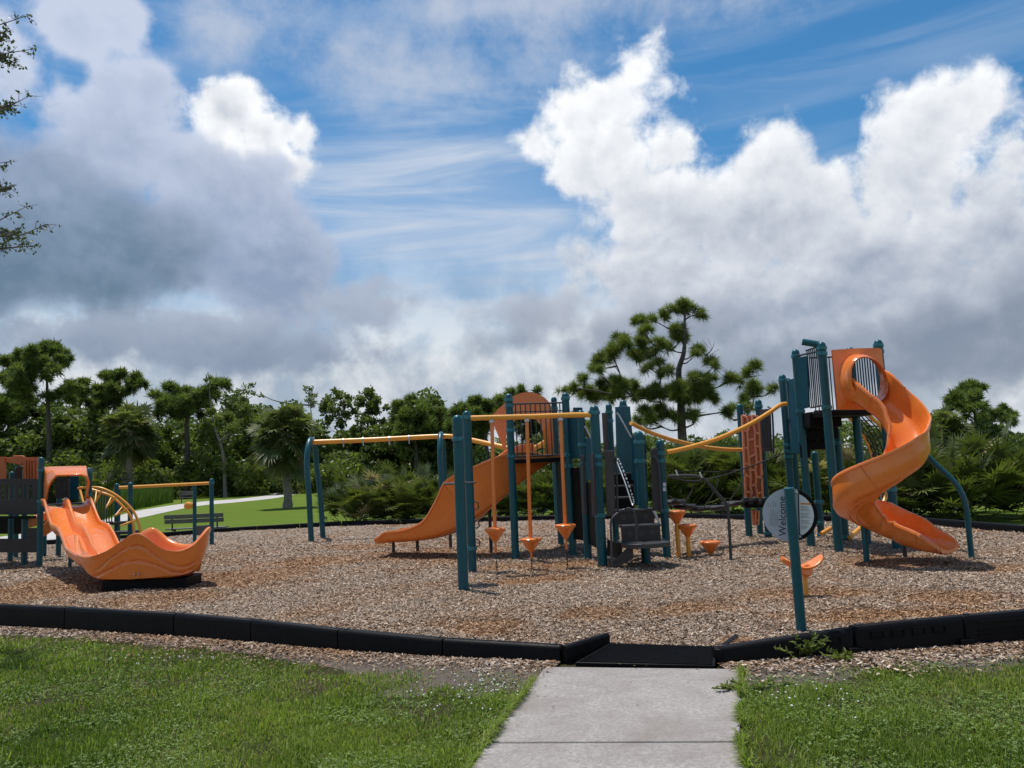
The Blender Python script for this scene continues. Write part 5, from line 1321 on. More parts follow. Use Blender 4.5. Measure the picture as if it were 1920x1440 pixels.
bars_panel(td, P(178, 950, 17.4), P(212, 950, 17.6), P(190, 980, 17.5).z, P(190, 924, 17.5).z, 7, .013)
dpost(218, 17.8, 906, .045, parent=td); dpost(244, 17.2, 904, .05, parent=td)
for y, x0, x1, d in ((1000, 208, 248, 17.2), (982, 205, 220, 17.6)):
    a, b = P(x0, y, d), P(x1, y, d); k = MB(); k.box(((a.x + b.x) / 2, d + .2, a.z), (b.x - a.x, .42, .06)); k.build('step', CHAR, td, bevel=.01)
# free-standing bar frame
bf = thing('bar_frame', 'thin amber overhead bar on teal posts behind the double slide', 'bar frame', Vector((P(397, 1000, 18.6).x, 18.6, MZ)))
dpost(365, 19.6, 905, .044, parent=bf); dpost(397, 18.6, 897, .048, (905,), parent=bf); dpost(222, 18.9, 908, .04, parent=bf)
pipe(bf, 'overhead_bar', [P(219, 914.5, 18.8), P(300, 910.5, 18.9), P(394, 906, 18.7)], .036, YELLOW, 12)
k = MB(); k.prism([P(368, 986, 19.4), P(394, 984, 18.8), P(394, 1003, 18.8), P(368, 1004, 19.4)], (0, .04, 0)); k.build('low_panel', CHAR, bf, bevel=.008)
c = P(355, 948, 19.5); dr = thing('play_drum', 'small round orange drum fixed to the side of a teal post', 'drum', c)
k = MB(); k.lathe(c + Vector((0, .09, 0)), [(.03, -.03), (.07, -.01), (.088, .05), (.09, .12), (.08, .16), (.05, .18), (.01, .185)], 20, Vector((-.25, -1, 0))); k.build('shell', YELLOW, dr)
k = MB(); k.tube([c + Vector((.03, .05, .03)), P(364, 946, 19.55)], .02, 8); k.build('bracket', STEEL, dr)

# ------------------------------------------------------------------ benches
def bench(label, d, x0, x1, ytop, yseat, base_y=None):
    a, b = P(x0, ytop, d), P(x1, ytop, d); L = b.x - a.x; cx = (a.x + b.x) / 2
    t = thing('park_bench', label, 'bench', (cx, d, 0))
    zs = P(cx, yseat, d).z; zs = Zat(cx, d, yseat); ztop = Zat(cx, d, ytop)
    for i in range(3):
        k = MB(); k.box((cx, d + .10 + i * .13, zs), (L, .115, .035)); k.build('seat_slat', WOODB, t, bevel=.006)
    h = (ztop - zs - .18) / 2
    for i in range(2):
        k = MB(); k.box((cx, d + .02 - i * .035, zs + .16 + h * (i + .5)), (L, .03, h * .9)); k.build('back_slat', WOODB, t, bevel=.006)
    for s in (-1, 1):
        x = cx + s * L * .38; k = MB(); k.tube([(x, d + .25, -.05), (x, d + .25, zs - .02)], .035, 10); k.tube([(x, d + .25, zs - .03), (x, d + .05, zs - .03)], .025, 8); k.tube([(x, d + .07, zs - .03), (x, d + .05, ztop - .05)], .025, 8)
        k.build('leg', STEEL, t)
    return t
bench('grey brown slatted park bench on the lawn, seen from behind past the bar frame', 24.5, 308, 419, 962, 991)
bench('small far grey bench beside the path, in front of the tall weeds', 62, 334, 366, 920, 933)

# ------------------------------------------------------------------ vegetation
def randu(r, n):
    v = r.normal(0, 1, (n, 3)); return unit(v)
def needles(r, cen, dirs, per, L, W):
    n = len(cen) * per; c = np.repeat(cen, per, 0); d = np.repeat(dirs, per, 0)
    v = unit(d * 0.75 + randu(r, n)); ln = L * r.uniform(.6, 1.1, n)
    tip = c + v * ln[:, None]; tip[:, 2] -= ln * .10
    side = unit(np.cross(v, randu(r, n)))
    V, Fa = ribbons(c + v * (ln * .12)[:, None], tip, np.full(n, W), side)
    base = np.repeat(r.uniform(.0, .80, len(cen)), per)
    t = np.clip(base + r.normal(0, .14, n) + v[:, 2] * .12, 0, .85)
    return V, Fa, np.repeat(t, 3)
def leaves(r, cen, size, tbase):
    n = len(cen); u = randu(r, n); w = unit(np.cross(u, randu(r, n))); s = size * r.uniform(.6, 1.3, n)
    V = np.stack([cen - u * (s * .6)[:, None], cen + w * (s * .32)[:, None], cen + u * (s * .6)[:, None], cen - w * (s * .32)[:, None]], 1).reshape(-1, 3)
    return V, np.arange(4 * n).reshape(n, 4), np.repeat(np.clip(tbase + r.normal(0, .16, n), 0, 1), 4)
def tree(name, label, cat, trunk, clumps, seed, style, m, bark, tr=.18, per=40, L=.3, W=.03, dens=1.0, limb=.05, group=None, spread=.8, bare=()):
    """trunk: points; clumps: (centre, radius); every clump hangs on its own limb"""
    r = np.random.default_rng(seed); rr = random.Random(seed)
    T = [Vector(v) for v in spline(trunk, 24)]; base = T[0]
    t = thing(name, label, cat, base, group)
    k = MB(); n = len(T); k.tube(T, [tr * (1 - .86 * i / (n - 1)) * (1.25 if i == 0 else 1) for i in range(n)], 12); k.build('trunk', bark, t, 60)
    lb = MB(); cs, ds, lc, lt = [], [], [], []
    if style == 'pine' and L > .6:      # fuller crowns: smaller clumps between the measured ones
        cc = list(clumps)
        for _ in range(len(cc)):
            (c1, r1), (c2, r2) = rr.sample(cc, 2)
            if (Vector(c1) - Vector(c2)).length < 2.6 * (r1 + r2): clumps = list(clumps) + [(Vector(c1).lerp(Vector(c2), rr.uniform(.3, .7)) + Vector((rr.uniform(-.4, .4), rr.uniform(-1, 1), rr.uniform(-1.2, .1))), .62 * (r1 + r2) / 2)]
    nodes = list(T[4:]); allc = [(Vector(c), rad) for c, rad in clumps] + [(Vector(b_), 0) for b_ in bare]
    allc.sort(key=lambda q: min((p - q[0]).length for p in T[4:]))
    for c, rad in allc:
        best = min(nodes, key=lambda p: (p - c).length * rr.uniform(.9, 1.15) + max(0, p.z - c.z + .1 * (c - p).length) * 2.0)
        mid_ = best.lerp(c, .5) + Vector((rr.uniform(-.2, .2), rr.uniform(-.2, .2), rr.uniform(-.22, .06))) * (c - best).length * .8
        ln = (c - best).length; r0 = min(limb, .02 + ln * .02)
        q = spline([best, mid_, c], 8); nodes += [Vector(q[k_]) for k_ in (4, 6, 7)]; lb.tube(q, [r0 * (1 - .8 * i / 8) for i in range(9)], 6)
        if rad <= 0:
            for _ in range(3):
                a = Vector(q[rr.randint(4, 8)]); lb.tube([a, a + Vector((rr.uniform(-1, 1), rr.uniform(-1, 1), rr.uniform(0, 1))) * .5], [r0 * .25, .006], 5)
            continue
        if style == 'pine':
            nt = max(8, int(dens * 30 * (rad / (L * 1.1)) ** 2)); sc = randu(r, 4) * .62 * r.uniform(.5, 1.15, (4, 1)); v = sc[r.integers(0, 4, nt)] + randu(r, nt) * (r.random(nt) ** .5)[:, None] * .55
            v[:, 2] *= .9; p = np.array(c) + v * rad; d = unit(v + np.array([0, 0, .55])); cs.append(p); ds.append(d)
            for i in range(0, nt, 3):
                s = Vector(q[rr.randint(4, 8)]); e = Vector(p[i]); lb.tube([s, s.lerp(e, .6) + Vector((0, 0, -.05 * rad)), e], [r0 * .35, r0 * .22, .008], 5)
        else:
            nl = max(40, int(dens * 900 * (rad / .9) ** 2)); sub = max(9, int(12 * dens)); sc = randu(r, sub) * (r.random(sub) ** .5)[:, None] * rad * spread
            ix = r.integers(0, sub, nl); p = np.array(c) + sc[ix] + randu(r, nl) * (r.random(nl) ** .5)[:, None] * rad * .58
            lc.append(p); lt.append(np.clip(r.uniform(.15, .7, sub)[ix] + (p[:, 2] - c.z) / rad * .12, 0, 1))
            for i in range(min(sub, 4)):
                s = Vector(q[rr.randint(4, 8)]); lb.tube([s, c + Vector(sc[i])], [r0 * .4, .008], 5)
    if lb.v: tag(lb.build('branches', bark, t, 60), kind='stuff')
    if style == 'pine': V, Fa, tt = needles(r, np.concatenate(cs), np.concatenate(ds), per, L, W)
    else: V, Fa, tt = leaves(r, np.concatenate(lc), L, np.concatenate(lt))
    tag(fast('crown', V, Fa, m, t, tt), kind='stuff')
    return t
def zoomed(ox, oy, s, d, lst, jit=0, seed=0, rs=1.0):
    """clumps measured in an enlargement of the photograph -> places d metres out"""
    rr = random.Random(seed); out = []
    for x, y, rad in lst:
        dd = d + rr.uniform(-jit, jit); out.append((P(ox + x / s, oy + y / s, dd), rad / s * dd / FPX * rs))
    return out
def tk(ox, oy, s, d, lst, foot=None):
    p = [P(ox + x / s, oy + y / s, d) for x, y in lst]; p[0] = Vector((p[0].x, d, -.05)); return p

# the tall slash pine behind the centre
pc = [(940, 140, 66), (1040, 205, 40), (900, 175, 45), (760, 220, 50), (830, 170, 42), (620, 260, 62), (640, 330, 48), (690, 235, 34), (890, 370, 86), (880, 310, 55), (430, 380, 48), (500, 420, 62), (590, 430, 70), (400, 470, 55), (330, 490, 62), (260, 560, 52), (270, 620, 46), (400, 520, 52), (560, 510, 62), (650, 500, 60), (780, 450, 56), (720, 420, 50),
      (1030, 480, 46), (1010, 500, 30), (1130, 560, 42), (1150, 590, 28), (780, 650, 48), (820, 620, 36), (1050, 720, 100), (1100, 790, 80), (990, 800, 80), (1120, 700, 60), (480, 720, 92), (560, 760, 72), (430, 700, 60), (180, 690, 42), (120, 750, 42), (200, 790, 62), (300, 750, 62), (260, 820, 50), (350, 820, 62), (430, 810, 55), (700, 760, 62), (620, 820, 60), (740, 820, 60), (880, 760, 64), (900, 830, 70), (820, 800, 60),
      (640, 940, 62), (740, 920, 60), (700, 1000, 52), (830, 960, 55), (600, 1010, 40), (1420, 620, 50), (1470, 600, 40), (1280, 690, 50), (1340, 700, 40), (1440, 750, 60), (1500, 755, 46), (1600, 770, 38), (1390, 840, 46), (1270, 920, 46), (1410, 900, 40), (1240, 930, 30), (20, 765, 34), (960, 960, 50), (1020, 960, 40), (670, 600, 40), (740, 560, 36)]
DPN = 30.0
ptr = tk(1050, 540, 4, DPN, [(925, 1500), (925, 1250), (910, 1000), (905, 800), (890, 620), (930, 480), (935, 300), (935, 160)])
tree('pine_tree', 'tall open-crowned pine with a dark forked trunk right behind the playground', 'tree', ptr, zoomed(1050, 540, 4, DPN, pc, 1.1, 5), 5, 'pine', NEEDLE, BARK, .21, 46, .37, .019, 1.75, .075,
     bare=[P(1050 + x / 4, 540 + y / 4, DPN) for x, y in ((1155, 425), (1120, 505), (1290, 630), (1320, 1000), (1510, 655))])
# woods on the left, tree by tree
def wood(label, z, d, clumps, trunk, seed, style='pine', m=None, bark=None, tr=.32, name='pine_tree', **k):
    cl_ = zoomed(*z, d, clumps, 2.4, seed, 1.04)
    kw = dict(per=18, L=.85, W=.115, dens=2.1, limb=.10, group='trees of the wood beyond the lawn') if style == 'pine' else dict(L=.33, dens=.34, limb=.14, group='trees of the wood beyond the lawn')
    kw.update(k); return tree(name, label, 'tree', tk(*z, d, trunk), cl_, seed, style, m or (NEEDLE2 if style == 'pine' else OAKM), bark or (BARK if style == 'pine' else BARKG), tr, **kw)
ZA = (0, 600, 4); ZB = (440, 680, 4); ZC = (1660, 700, 4.5)
wood('tallest pine at the far left, with a flat-topped crown above the wood', ZA, 84, [(400, 225, 70), (330, 230, 70), (470, 270, 50), (500, 295, 36), (390, 360, 52), (300, 290, 50), (250, 260, 62), (180, 280, 62), (90, 310, 64), (110, 400, 80), (210, 370, 80), (50, 470, 70), (180, 480, 90), (130, 540, 70), (500, 520, 66), (560, 500, 50), (450, 560, 54), (590, 545, 46), (640, 480, 44), (660, 540, 40), (520, 590, 40), (420, 380, 34)], [(370, 1250), (370, 950), (360, 700), (355, 550), (350, 430), (330, 330)], 11)
wood('round umbrella-crowned pine above the left palm', ZA, 91, [(780, 450, 60), (850, 420, 50), (920, 410, 56), (1000, 440, 52), (1060, 480, 40), (980, 500, 50), (880, 520, 60), (790, 520, 50), (760, 590, 54), (850, 600, 54), (930, 560, 40), (720, 520, 40), (640, 600, 50), (700, 640, 60)], [(820, 1250), (830, 900), (850, 700), (890, 560), (900, 480)], 12)
wood('broad pine with a leaning crown, between the two palms', ZA, 81, [(1200, 590, 70), (1290, 530, 56), (1300, 600, 70), (1390, 550, 50), (1420, 620, 60), (1500, 560, 50), (1570, 530, 60), (1640, 480, 56), (1600, 570, 50), (1690, 480, 32), (1480, 640, 52), (1250, 660, 60), (1350, 680, 56), (1200, 700, 44), (1540, 640, 46)], [(1400, 1250), (1405, 950), (1400, 760), (1430, 660), (1420, 600)], 13)
wood('dark pine at the left edge, below the tallest crown', ZA, 94, [(30, 620, 80), (90, 640, 80), (160, 640, 60), (40, 720, 80), (230, 620, 60), (120, 730, 80), (260, 700, 60), (-60, 640, 90), (-50, 740, 90)], [(60, 1250), (60, 950), (70, 750), (80, 640)], 14)
wood('loose leafy tree with thin pale stem, left of the front palm', ZA, 78, [(1560, 800, 70), (1640, 760, 60), (1600, 880, 70), (1700, 720, 50), (1520, 880, 56), (1760, 820, 60), (1660, 930, 60), (1740, 650, 46), (1840, 680, 56), (1860, 760, 60), (1580, 690, 44)], [(1690, 1280), (1680, 1080), (1660, 950), (1610, 800), (1580, 640), (1570, 480)], 15, 'leaf', OAKY, name='leafy_tree', tr=.2)
wood('wispy thin-leaved tree showing bare twigs above the wood, left of the front palm', ZA, 92, [(1580, 430, 40), (1620, 460, 36), (1550, 450, 24), (1780, 560, 46), (1850, 520, 44), (1890, 480, 26), (1820, 590, 50), (1750, 600, 40), (1900, 560, 30)], [(1730, 1250), (1720, 950), (1720, 760), (1760, 640), (1800, 560)], 16, 'leaf', OAKM, name='leafy_tree', tr=.18, L=.28, dens=.16)
wood('thin-crowned leafy tree peeking out behind the front palm', ZB, 107, [(560, 200, 34), (530, 190, 24), (590, 240, 40), (570, 280, 44), (600, 320, 40), (200, 245, 26)], [(580, 900), (580, 600), (575, 400), (560, 260)], 17, 'leaf', OAKM, name='leafy_tree', tr=.18, L=.3, dens=.18)
wood('airy tree with see-through crown just right of the front palm', ZB, 94, [(780, 230, 58), (700, 290, 66), (830, 300, 56), (740, 370, 60), (850, 250, 36), (680, 350, 50), (830, 400, 50), (700, 430, 44), (790, 460, 50)], [(810, 900), (805, 700), (800, 540), (790, 420), (780, 320)], 18, 'leaf', OAKM, name='leafy_tree', tr=.18, L=.36, dens=.26, bare=[P(440 + x / 4, 680 + y / 4, 94) for x, y in ((700, 500), (880, 420))])
wood('tall narrow airy tree, second right of the front palm', ZB, 96, [(1000, 235, 60), (1060, 270, 50), (940, 290, 56), (1010, 340, 60), (1075, 350, 44), (960, 420, 56), (1030, 430, 46), (900, 360, 40), (930, 500, 50), (1060, 290, 40), (1140, 330, 30), (1110, 440, 34)], [(1000, 900), (1005, 700), (1000, 540), (1000, 400), (1000, 300)], 19, 'leaf', OAKM, name='leafy_tree', tr=.2, L=.36, dens=.32)
wood('bushy dark pine above the middle of the amber track beam', ZB, 89, [(1330, 290, 64), (1240, 330, 60), (1400, 320, 50), (1480, 310, 44), (1300, 400, 80), (1420, 410, 80), (1220, 430, 70), (1180, 510, 60), (1340, 500, 80), (1480, 460, 60), (1550, 370, 36), (1530, 440, 46), (1260, 520, 70), (1420, 510, 70)], [(1360, 900), (1360, 700), (1350, 540), (1340, 400), (1330, 320)], 20)
wood('dark rounded pine left of the curved slide hood', ZB, 87, [(1700, 360, 66), (1790, 320, 60), (1860, 300, 50), (1640, 400, 46), (1780, 400, 80), (1880, 380, 70), (1940, 300, 60), (1720, 460, 66), (1840, 480, 80), (1960, 420, 70), (1620, 480, 50), (2020, 270, 50), (2080, 240, 50), (2160, 220, 40), (2050, 350, 70), (2150, 320, 60), (2260, 220, 30)], [(1900, 900), (1890, 650), (1880, 500), (1890, 380)], 21)
wood('dark pine behind the slide hood and deck', ZB, 97, [(2100, 420, 80), (2200, 400, 80), (2300, 420, 80), (2400, 440, 80), (2200, 500, 80), (2350, 520, 80), (2500, 430, 70), (2480, 520, 80), (2620, 470, 60), (2600, 540, 70)], [(2300, 900), (2300, 650), (2290, 540), (2290, 440)], 22)
wood('flat-crowned pine at the right edge above the far lawn', ZC, 84, [(740, 115, 56), (800, 140, 40), (660, 160, 60), (600, 200, 62), (550, 240, 48), (700, 230, 60), (640, 260, 46), (800, 285, 36), (690, 300, 40), (760, 200, 46), (830, 270, 24), (580, 300, 40)], [(770, 900), (765, 500), (755, 330), (735, 200)], 23, group=None)
wood('small thin pine right of the flat-crowned pine, at the right edge', ZC, 94, [(985, 295, 36), (1040, 345, 40), (945, 345, 36), (1010, 385, 40), (880, 325, 26), (1075, 345, 22), (1050, 400, 40), (860, 390, 50), (800, 380, 50)], [(965, 900), (970, 500), (975, 400), (985, 320)], 24, group=None, tr=.14)

# ---------------- fans: palms and palmettos
def fans(r, org, dirs, pet, rad, nl, width, droop, tint, spread=105):
    n = len(org); ce = org + dirs * pet[:, None]; ce[:, 2] -= droop * pet * .25
    side = unit(np.cross(dirs, np.array([0, 0, 1.0]) + r.normal(0, .25, (n, 3)))); nm = np.cross(side, dirs)
    a = np.linspace(-spread, spread, nl)[None] * np.pi / 180 + r.normal(0, .03, (n, nl))
    v = np.cos(a)[..., None] * dirs[:, None] + np.sin(a)[..., None] * side[:, None] + nm[:, None] * (.16 * np.abs(np.sin(a)))[..., None]
    ln = rad[:, None] * (1 - .28 * (np.abs(a) / a.max()) ** 2) * r.uniform(.85, 1.1, (n, nl))
    tip = ce[:, None] + v * ln[..., None]; tip[..., 2] -= droop * ln * r.uniform(.18, .55, (n, nl))
    b = np.repeat(ce[:, None], nl, 1).reshape(-1, 3); tp = tip.reshape(-1, 3)
    vv = unit(tp - b); sd = unit(np.cross(vv, np.repeat(nm, nl, 0) + 1e-4)); ln = ln.reshape(-1)
    V, Fa = ribbons(b, tp, width * np.repeat(rad, nl), sd, np.stack([0 * ln, 0 * ln, ln * droop * .10], 1))
    t = np.repeat(np.repeat(tint, nl) + r.normal(0, .06, n * nl), 5)
    ps_ = unit(np.cross(dirs, r.normal(0, 1, (n, 3))))
    V2, F2 = ribbons(org, ce, np.full(n, .030), ps_)
    return np.concatenate([V, V2]), np.concatenate([Fa, F2 + len(V)]), np.concatenate([t, np.repeat(np.full(n, .35), 3)])
def sabal(label, d, px, ybase, ycen, rpx, seed, dead=8):
    r = np.random.default_rng(seed); c = P(px, ycen, d); x0 = P(px, 900, d).x
    t = thing('palm_tree', label, 'palm', (x0, d, 0)); c = Vector((x0 + (c.x - x0) * .2, d, c.z)); R_ = rpx * d / FPX
    k = MB(); n = 14; k.tube([Vector((x0 + .04 * math.sin(i * .7), d, -.1 + (c.z + .1) * i / n)) for i in range(n + 1)], [R_ * (.125 if i < 2 else .10) * (1 + .05 * (i % 2)) for i in range(n + 1)], 14)
    k.build('trunk', PBARK, t, 60)
    nf = 140; el = np.arcsin(np.clip(r.uniform(-.92, .97, nf), -1, 1)); a = r.uniform(0, 2 * np.pi, nf)
    dirs = np.stack([np.cos(a) * np.cos(el), np.sin(a) * np.cos(el), np.sin(el)], 1)
    org = np.repeat(np.array([[c.x, c.y, c.z]]), nf, 0) + r.normal(0, .07 * R_, (nf, 3)); org[:, 2] += .1 * R_ * np.sin(el)
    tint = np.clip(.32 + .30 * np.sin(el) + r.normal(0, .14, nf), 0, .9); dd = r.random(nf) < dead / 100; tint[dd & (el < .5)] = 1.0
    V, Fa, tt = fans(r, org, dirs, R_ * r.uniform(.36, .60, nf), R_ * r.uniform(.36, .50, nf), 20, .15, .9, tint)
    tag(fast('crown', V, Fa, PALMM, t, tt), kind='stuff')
sabal('cabbage palm with a full round crown standing on the lawn by the path', 43, 538, 950, 812, 72, 31)
sabal('cabbage palm with drooping greyish fronds in front of the wood, far left', 78, 243, 908, 806, 60, 32, 16)
sabal('cabbage palm with a bushy crown behind the spiral slide, right', 30, 1775, 870, 812, 66, 33)
sabal('lower cabbage palm half hidden in the palmettos, right of the spiral slide', 34, 1726, 870, 835, 44, 34)
def palmetto_mesh(seed, rad, h):
    r = np.random.default_rng(seed); n = 105
    a = r.uniform(0, 2 * np.pi, n); q = np.sqrt(r.random(n)) * rad * .8
    org = np.stack([np.cos(a) * q, np.sin(a) * q, r.uniform(.0, .55, n) * h], 1)
    el = np.clip(r.normal(.75, .45, n), .02, 1.5); aa = a + r.normal(0, .9, n)
    dirs = np.stack([np.cos(aa) * np.cos(el), np.sin(aa) * np.cos(el), np.sin(el)], 1)
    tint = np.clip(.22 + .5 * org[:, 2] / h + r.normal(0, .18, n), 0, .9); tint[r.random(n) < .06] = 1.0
    V, Fa, t = fans(r, org, dirs, r.uniform(.3, .62, n) * h, r.uniform(.36, .56, n) * np.full(n, 1.0), 16, .115, .45, tint, 100)
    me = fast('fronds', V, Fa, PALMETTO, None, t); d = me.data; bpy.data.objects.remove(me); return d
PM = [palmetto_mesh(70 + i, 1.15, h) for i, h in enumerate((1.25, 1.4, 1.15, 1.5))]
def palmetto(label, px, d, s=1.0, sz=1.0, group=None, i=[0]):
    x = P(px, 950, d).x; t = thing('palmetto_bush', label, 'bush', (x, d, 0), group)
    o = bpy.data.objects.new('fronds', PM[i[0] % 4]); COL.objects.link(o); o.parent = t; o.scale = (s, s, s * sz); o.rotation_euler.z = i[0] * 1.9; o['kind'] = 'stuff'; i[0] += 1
gl = 'palmettos left of the curved slide'
for lb, px, d, s, sz in (('palmetto bush at the left end of the clump beside the lawn', 682, 24.6, 1.0, .95), ('palmetto bush second from the left in the clump by the lawn', 722, 25.4, 1.15, 1.05), ('palmetto bush left of the right-hand track leg', 770, 24.8, 1.1, 1.0),
                         ('palmetto bush behind the right-hand track leg', 818, 24.6, 1.1, .95), ('palmetto bush behind the twin teal posts', 872, 25.2, 1.1, .95), ('palmetto bush seen below the curved slide', 940, 25.0, 1.0, .8), ('palmetto bush seen under the deck', 1015, 24.5, 1.15, .95), ('palmetto bush behind the charcoal stairs', 1090, 24.5, 1.1, 1.0), ('palmetto bush behind the right side of the stairs', 1165, 24.0, 1.1, 1.0)):
    palmetto(lb, px, d, s, sz, 'palmetto bushes along the far border')
for lb, px, d, s, sz in (('palmetto bush right of the stairs, under the crossing amber rails', 1285, 23.2, 1.2, 1.15), ('palmetto bush behind the rope bridge', 1345, 23.4, 1.25, 1.2), ('palmetto bush just left of the orange climbing wall', 1400, 22.4, 1.1, 1.2), ('palmetto bush between climbing wall and tower', 1462, 21.6, 1.2, 1.15),
                         ('palmetto bush behind the Welcome sign', 1522, 20.6, 1.1, 1.1), ('palmetto bush seen through the tower legs', 1585, 20.0, 1.15, 1.05), ('palmetto bush behind the spiral slide', 1645, 19.6, 1.15, 1.1),
                         ('palmetto bush right of the spiral slide', 1708, 18.6, 1.1, 1.1), ('palmetto bush above the bent teal slide support', 1762, 18.4, 1.2, 1.18), ('palmetto bush right of the bent teal slide support', 1822, 18.6, 1.15, 1.15), ('last palmetto bush of the right-hand clump', 1872, 19.2, 1.0, .95)):
    palmetto(lb, px, d, s, sz, 'palmetto bushes along the far border')
for lb, px, d, s, sz in (('tall palmetto behind the right-hand clump, below the palms', 1740, 25, 1.2, 1.05), ('palmetto in the second row, right of the lower palm', 1810, 26, 1.2, 1.0), ('distant palmetto under the flat-crowned pine', 1860, 40, 1.4, 1.0), ('distant palmetto at the foot of the tall pine', 1300, 31, 1.2, 1.0), ('distant palmetto behind the climbing wall', 1440, 30, 1.2, 1.0)):
    palmetto(lb, px, d, s, sz)
for lb, px, d, s, sz in (('dark palmetto at the edge of the wood, left of the far bench', 300, 84, 1.6, 1.2), ('spiky palmetto at the edge of the wood, behind the bar frame', 405, 80, 1.8, 1.5), ('palmetto at the edge of the wood, behind the double slide hood', 190, 76, 1.6, 1.3), ('palmetto at the edge of the wood, right of the front palm', 640, 84, 1.7, 1.3)):
    palmetto(lb, px, d, s, sz)

# woodland undergrowth, one mass
def undergrowth(name, label, x0, x1, d0, d1, ytop, n, seed, m, size=.30):
    r = np.random.default_rng(seed); nb = int(n / 130)
    px = r.uniform(x0, x1, nb); d = r.uniform(d0, d1, nb)
    top = np.array([Zat(P(a, 900, b).x, b, ytop(a)) for a, b in zip(px, d)]); z = top * r.random(nb) ** .75; x = np.array([P(a, 900, b).x for a, b in zip(px, d)])
    rad = r.uniform(.7, 1.7, nb); ix = r.integers(0, nb, n)
    v = randu(r, n) * (r.random(n) ** .4)[:, None] * rad[ix][:, None]; v[:, 2] *= .8
    p = np.stack([x[ix], d[ix], z[ix]], 1) + v; p[:, 2] = np.maximum(p[:, 2], .05)
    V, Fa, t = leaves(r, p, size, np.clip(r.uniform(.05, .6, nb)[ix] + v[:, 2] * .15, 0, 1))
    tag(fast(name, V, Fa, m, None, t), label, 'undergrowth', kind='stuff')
def yl(x):
    return 786 + 22 * math.sin(x * .019 + 2) + 14 * math.sin(x * .053) + 12 * math.sin(x * .121 + 1) + (14 if 600 < x < 720 else 0)
undergrowth('woodland_undergrowth', 'dark leafy undergrowth filling the wood left of the playground', -160, 900, 88, 106, yl, 150000, 81, OAKM, .50)
undergrowth('woodland_undergrowth', 'low leafy thicket behind the play structure and pine', 880, 1560, 80, 110, lambda x: 832 + 10 * math.sin(x * .04) + 9 * math.sin(x * .11), 36000, 82, OAKM, .50)
undergrowth('woodland_undergrowth', 'green thicket along the far side of the right-hand lawn', 1560, 2120, 78, 104, lambda x: 806 + 8 * math.sin(x * .05) + max(0, x - 1830) * .10, 24000, 83, OAKM, .48)
undergrowth('woodland_undergrowth', 'lighter shrubs along the front of the wood', -100, 660, 78, 86, lambda x: 868 + 14 * math.sin(x * .045) + 8 * math.sin(x * .13), 26000, 84, OAKY, .38)
# tall weeds by the path
def weeds():
    r = np.random.default_rng(90); n = 26000
    px = r.uniform(175, 470, n); d = r.uniform(36, 66, n)
    lim = np.interp(px, [175, 222, 262, 330, 362, 440, 470], [982, 962, 954, 942, 938, 932, 930]); gy = np.array([YH(a) for a in px]) + CAM_H * FPX / d
    k = gy < lim - 1; px, d = px[k], d[k]; n = len(px); x = np.array([P(a, 920, b).x for a, b in zip(px, d)])
    h = r.uniform(.7, 1.65, n) * np.interp(px, [175, 230, 440, 470], [.6, 1, 1, .4]); a = r.uniform(0, 6.28, n); l = np.abs(r.normal(0, .22, n))
    base = np.stack([x, d, 0 * x], 1); tip = base + np.stack([np.cos(a) * l * h, np.sin(a) * l * h, h], 1)
    V, Fa = ribbons(base, tip, np.full(n, .05), np.stack([np.ones(n), r.normal(0, .3, n), 0 * x], 1), np.stack([0 * x, 0 * x, h * .1], 1))
    t = np.repeat(np.clip(.5 + r.normal(0, .2, n), 0, 1), 5)
    tag(fast('tall_weeds', V, Fa, WEEDM, None, t), 'tall bright green weeds between the path and the wood', 'weeds', kind='stuff')
weeds()
# near oak just outside the frame, its twigs reaching in at the top left
def edgeoak():
    D = 9.0; rr = random.Random(9); r = np.random.default_rng(9)
    b = Vector((P(-620, 900, D).x, D, 0)); t = thing('oak_tree', 'leafy oak twigs reaching in at the upper left edge', 'tree', b)
    T = [b, b + Vector((.1, 0, 2.5)), b + Vector((-.05, 0, 5)), b + Vector((.1, 0, 8))]
    k = MB(); k.tube(spline(T, 16), [.24 * (1 - .6 * i / 16) for i in range(17)], 12); k.build('trunk', BARKG, t, 60)
    lb = MB(); L = []
    for (x0, y0, x1, y1) in ((-300, 130, 50, 30), (-280, 130, 62, 92), (-40, 100, 30, 118), (-260, 330, 55, 180), (-30, 200, 22, 196), (-200, 330, 8, 304), (-260, 560, 48, 388), (-250, 560, 88, 420), (-60, 470, 56, 462), (-30, 440, 30, 440), (-40, 80, 8, 60), (-30, 360, 4, 352)):
        a, c = P(x0, y0, D + rr.uniform(-.4, .4)), P(x1, y1, D + rr.uniform(-.3, .3)); s = min((Vector(q) for q in spline(T, 16)), key=lambda q: (q - a).length)
        q = spline([s, a, a.lerp(c, .5) + Vector((0, 0, rr.uniform(-.05, .05))), c], 24); lb.tube(q, [.035 * (1 - i / 24) + .003 for i in range(25)], 6)
        for i in range(10, 25):
            for _ in range(2 if i < 22 else 4):
                p = Vector(q[i]); e = p + Vector((rr.uniform(-.05, .12), rr.uniform(-.1, .1), rr.uniform(-.09, .09))); lb.tube([p, e], [.004, .002], 4)
                for _ in range(3): L.append(p.lerp(e, rr.uniform(.3, 1.1)) + Vector((rr.gauss(0, .014), rr.gauss(0, .014), rr.gauss(0, .014))))
    tag(lb.build('branches', BARKG, t, 60), kind='stuff')
    V, Fa, tt = leaves(r, np.array([tuple(v) for v in L]), .040, np.full(len(L), .4)); tag(fast('crown', V, Fa, SPRIG, t, tt), kind='stuff')
edgeoak()
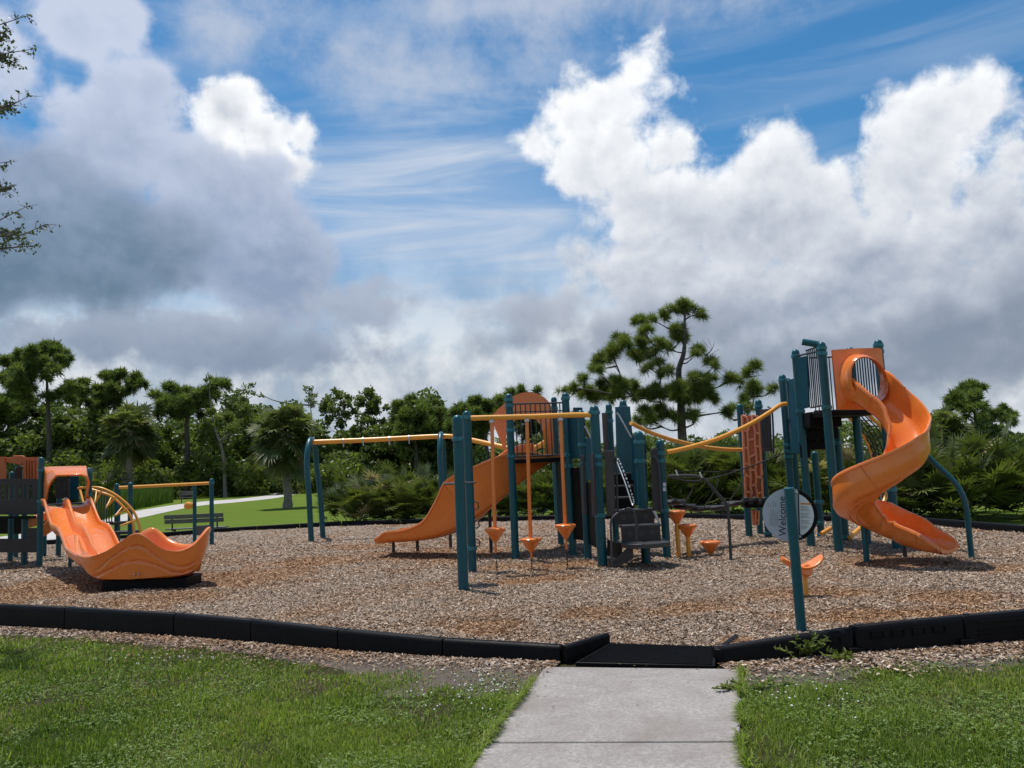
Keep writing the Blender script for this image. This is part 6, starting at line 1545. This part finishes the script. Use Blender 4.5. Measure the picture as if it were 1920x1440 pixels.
# weed growing up against the border by the ramp
def weedplant(label, px, py, h, n, seed):
    r = np.random.default_rng(seed); rr = random.Random(seed); b = G(px, py); t = thing('weed_plant', label, 'weed', b)
    st_ = MB(); C_, T_ = [], []
    for i in range(n):
        a = rr.uniform(0, 6.28); l = rr.uniform(.1, .55); hh = h * rr.uniform(.55, 1)
        q = spline([b + Vector((rr.uniform(-.12, .12), rr.uniform(-.04, .04), 0)), b + Vector((math.cos(a) * l * .25, math.sin(a) * l * .1 - .03, hh * .55)), b + Vector((math.cos(a) * l * .6, math.sin(a) * l * .2 - .04, hh))], 8)
        st_.tube(q, [.004] * 9, 5)
        for j in range(2, 9):
            for s in range(3):
                p = np.array(q[j]); v = randu(r, 1)[0]; v[2] = abs(v[2]) * .5; C_.append(p); T_.append(p + unit(v) * rr.uniform(.03, .065))
    tag(st_.build('stems', WEEDM, t, 60), kind='stuff')
    C_, T_ = np.array(C_), np.array(T_); V, Fa = ribbons(C_, T_, np.full(len(C_), .016), unit(np.cross(T_ - C_, randu(r, len(C_)))), np.full((len(C_), 3), (0, 0, .006)))
    tag(fast('leaves', V, Fa, OAKY, t, np.repeat(r.uniform(.2, .9, len(C_)), 5)), kind='stuff')
weedplant('leafy weed growing against the black border below the Welcome sign', 1497, 1238, .21, 11, 3)
weedplant('low weed beside the gap between two border timbers', 1585, 1240, .09, 7, 4)
weedplant('small weed at the edge of the walk, right of the ramp', 1398, 1296, .07, 8, 5)
# clover flowers in the lawn
def flowers():
    r = np.random.default_rng(101); pts_ = []
    for cx, cy, sx, sy, n in ((915, 1280, 38, 11, 44), (280, 1236, 60, 5, 18), (360, 1232, 20, 3, 6), (860, 1310, 60, 14, 18), (1510, 1292, 40, 14, 14), (1560, 1310, 60, 20, 10)):
        for _ in range(n): v = G(r.normal(cx, sx), r.normal(cy, sy), .045); pts_ += [] if inside(np.array([v.x - .04]), np.array([v.y]), walkpoly)[0] else [v]
    p = np.array([tuple(v) for v in pts_]); k = MB()
    for v in p:
        k.lathe(Vector(v) - Vector((0, 0, .002)), [(.002, 0), (.0065, .003), (.006, .007), (.002, .009)], 6)
    tag(k.build('clover_flowers', FLOWER), 'tiny white clover flowers scattered in the lawn', 'flowers', kind='stuff')
flowers()
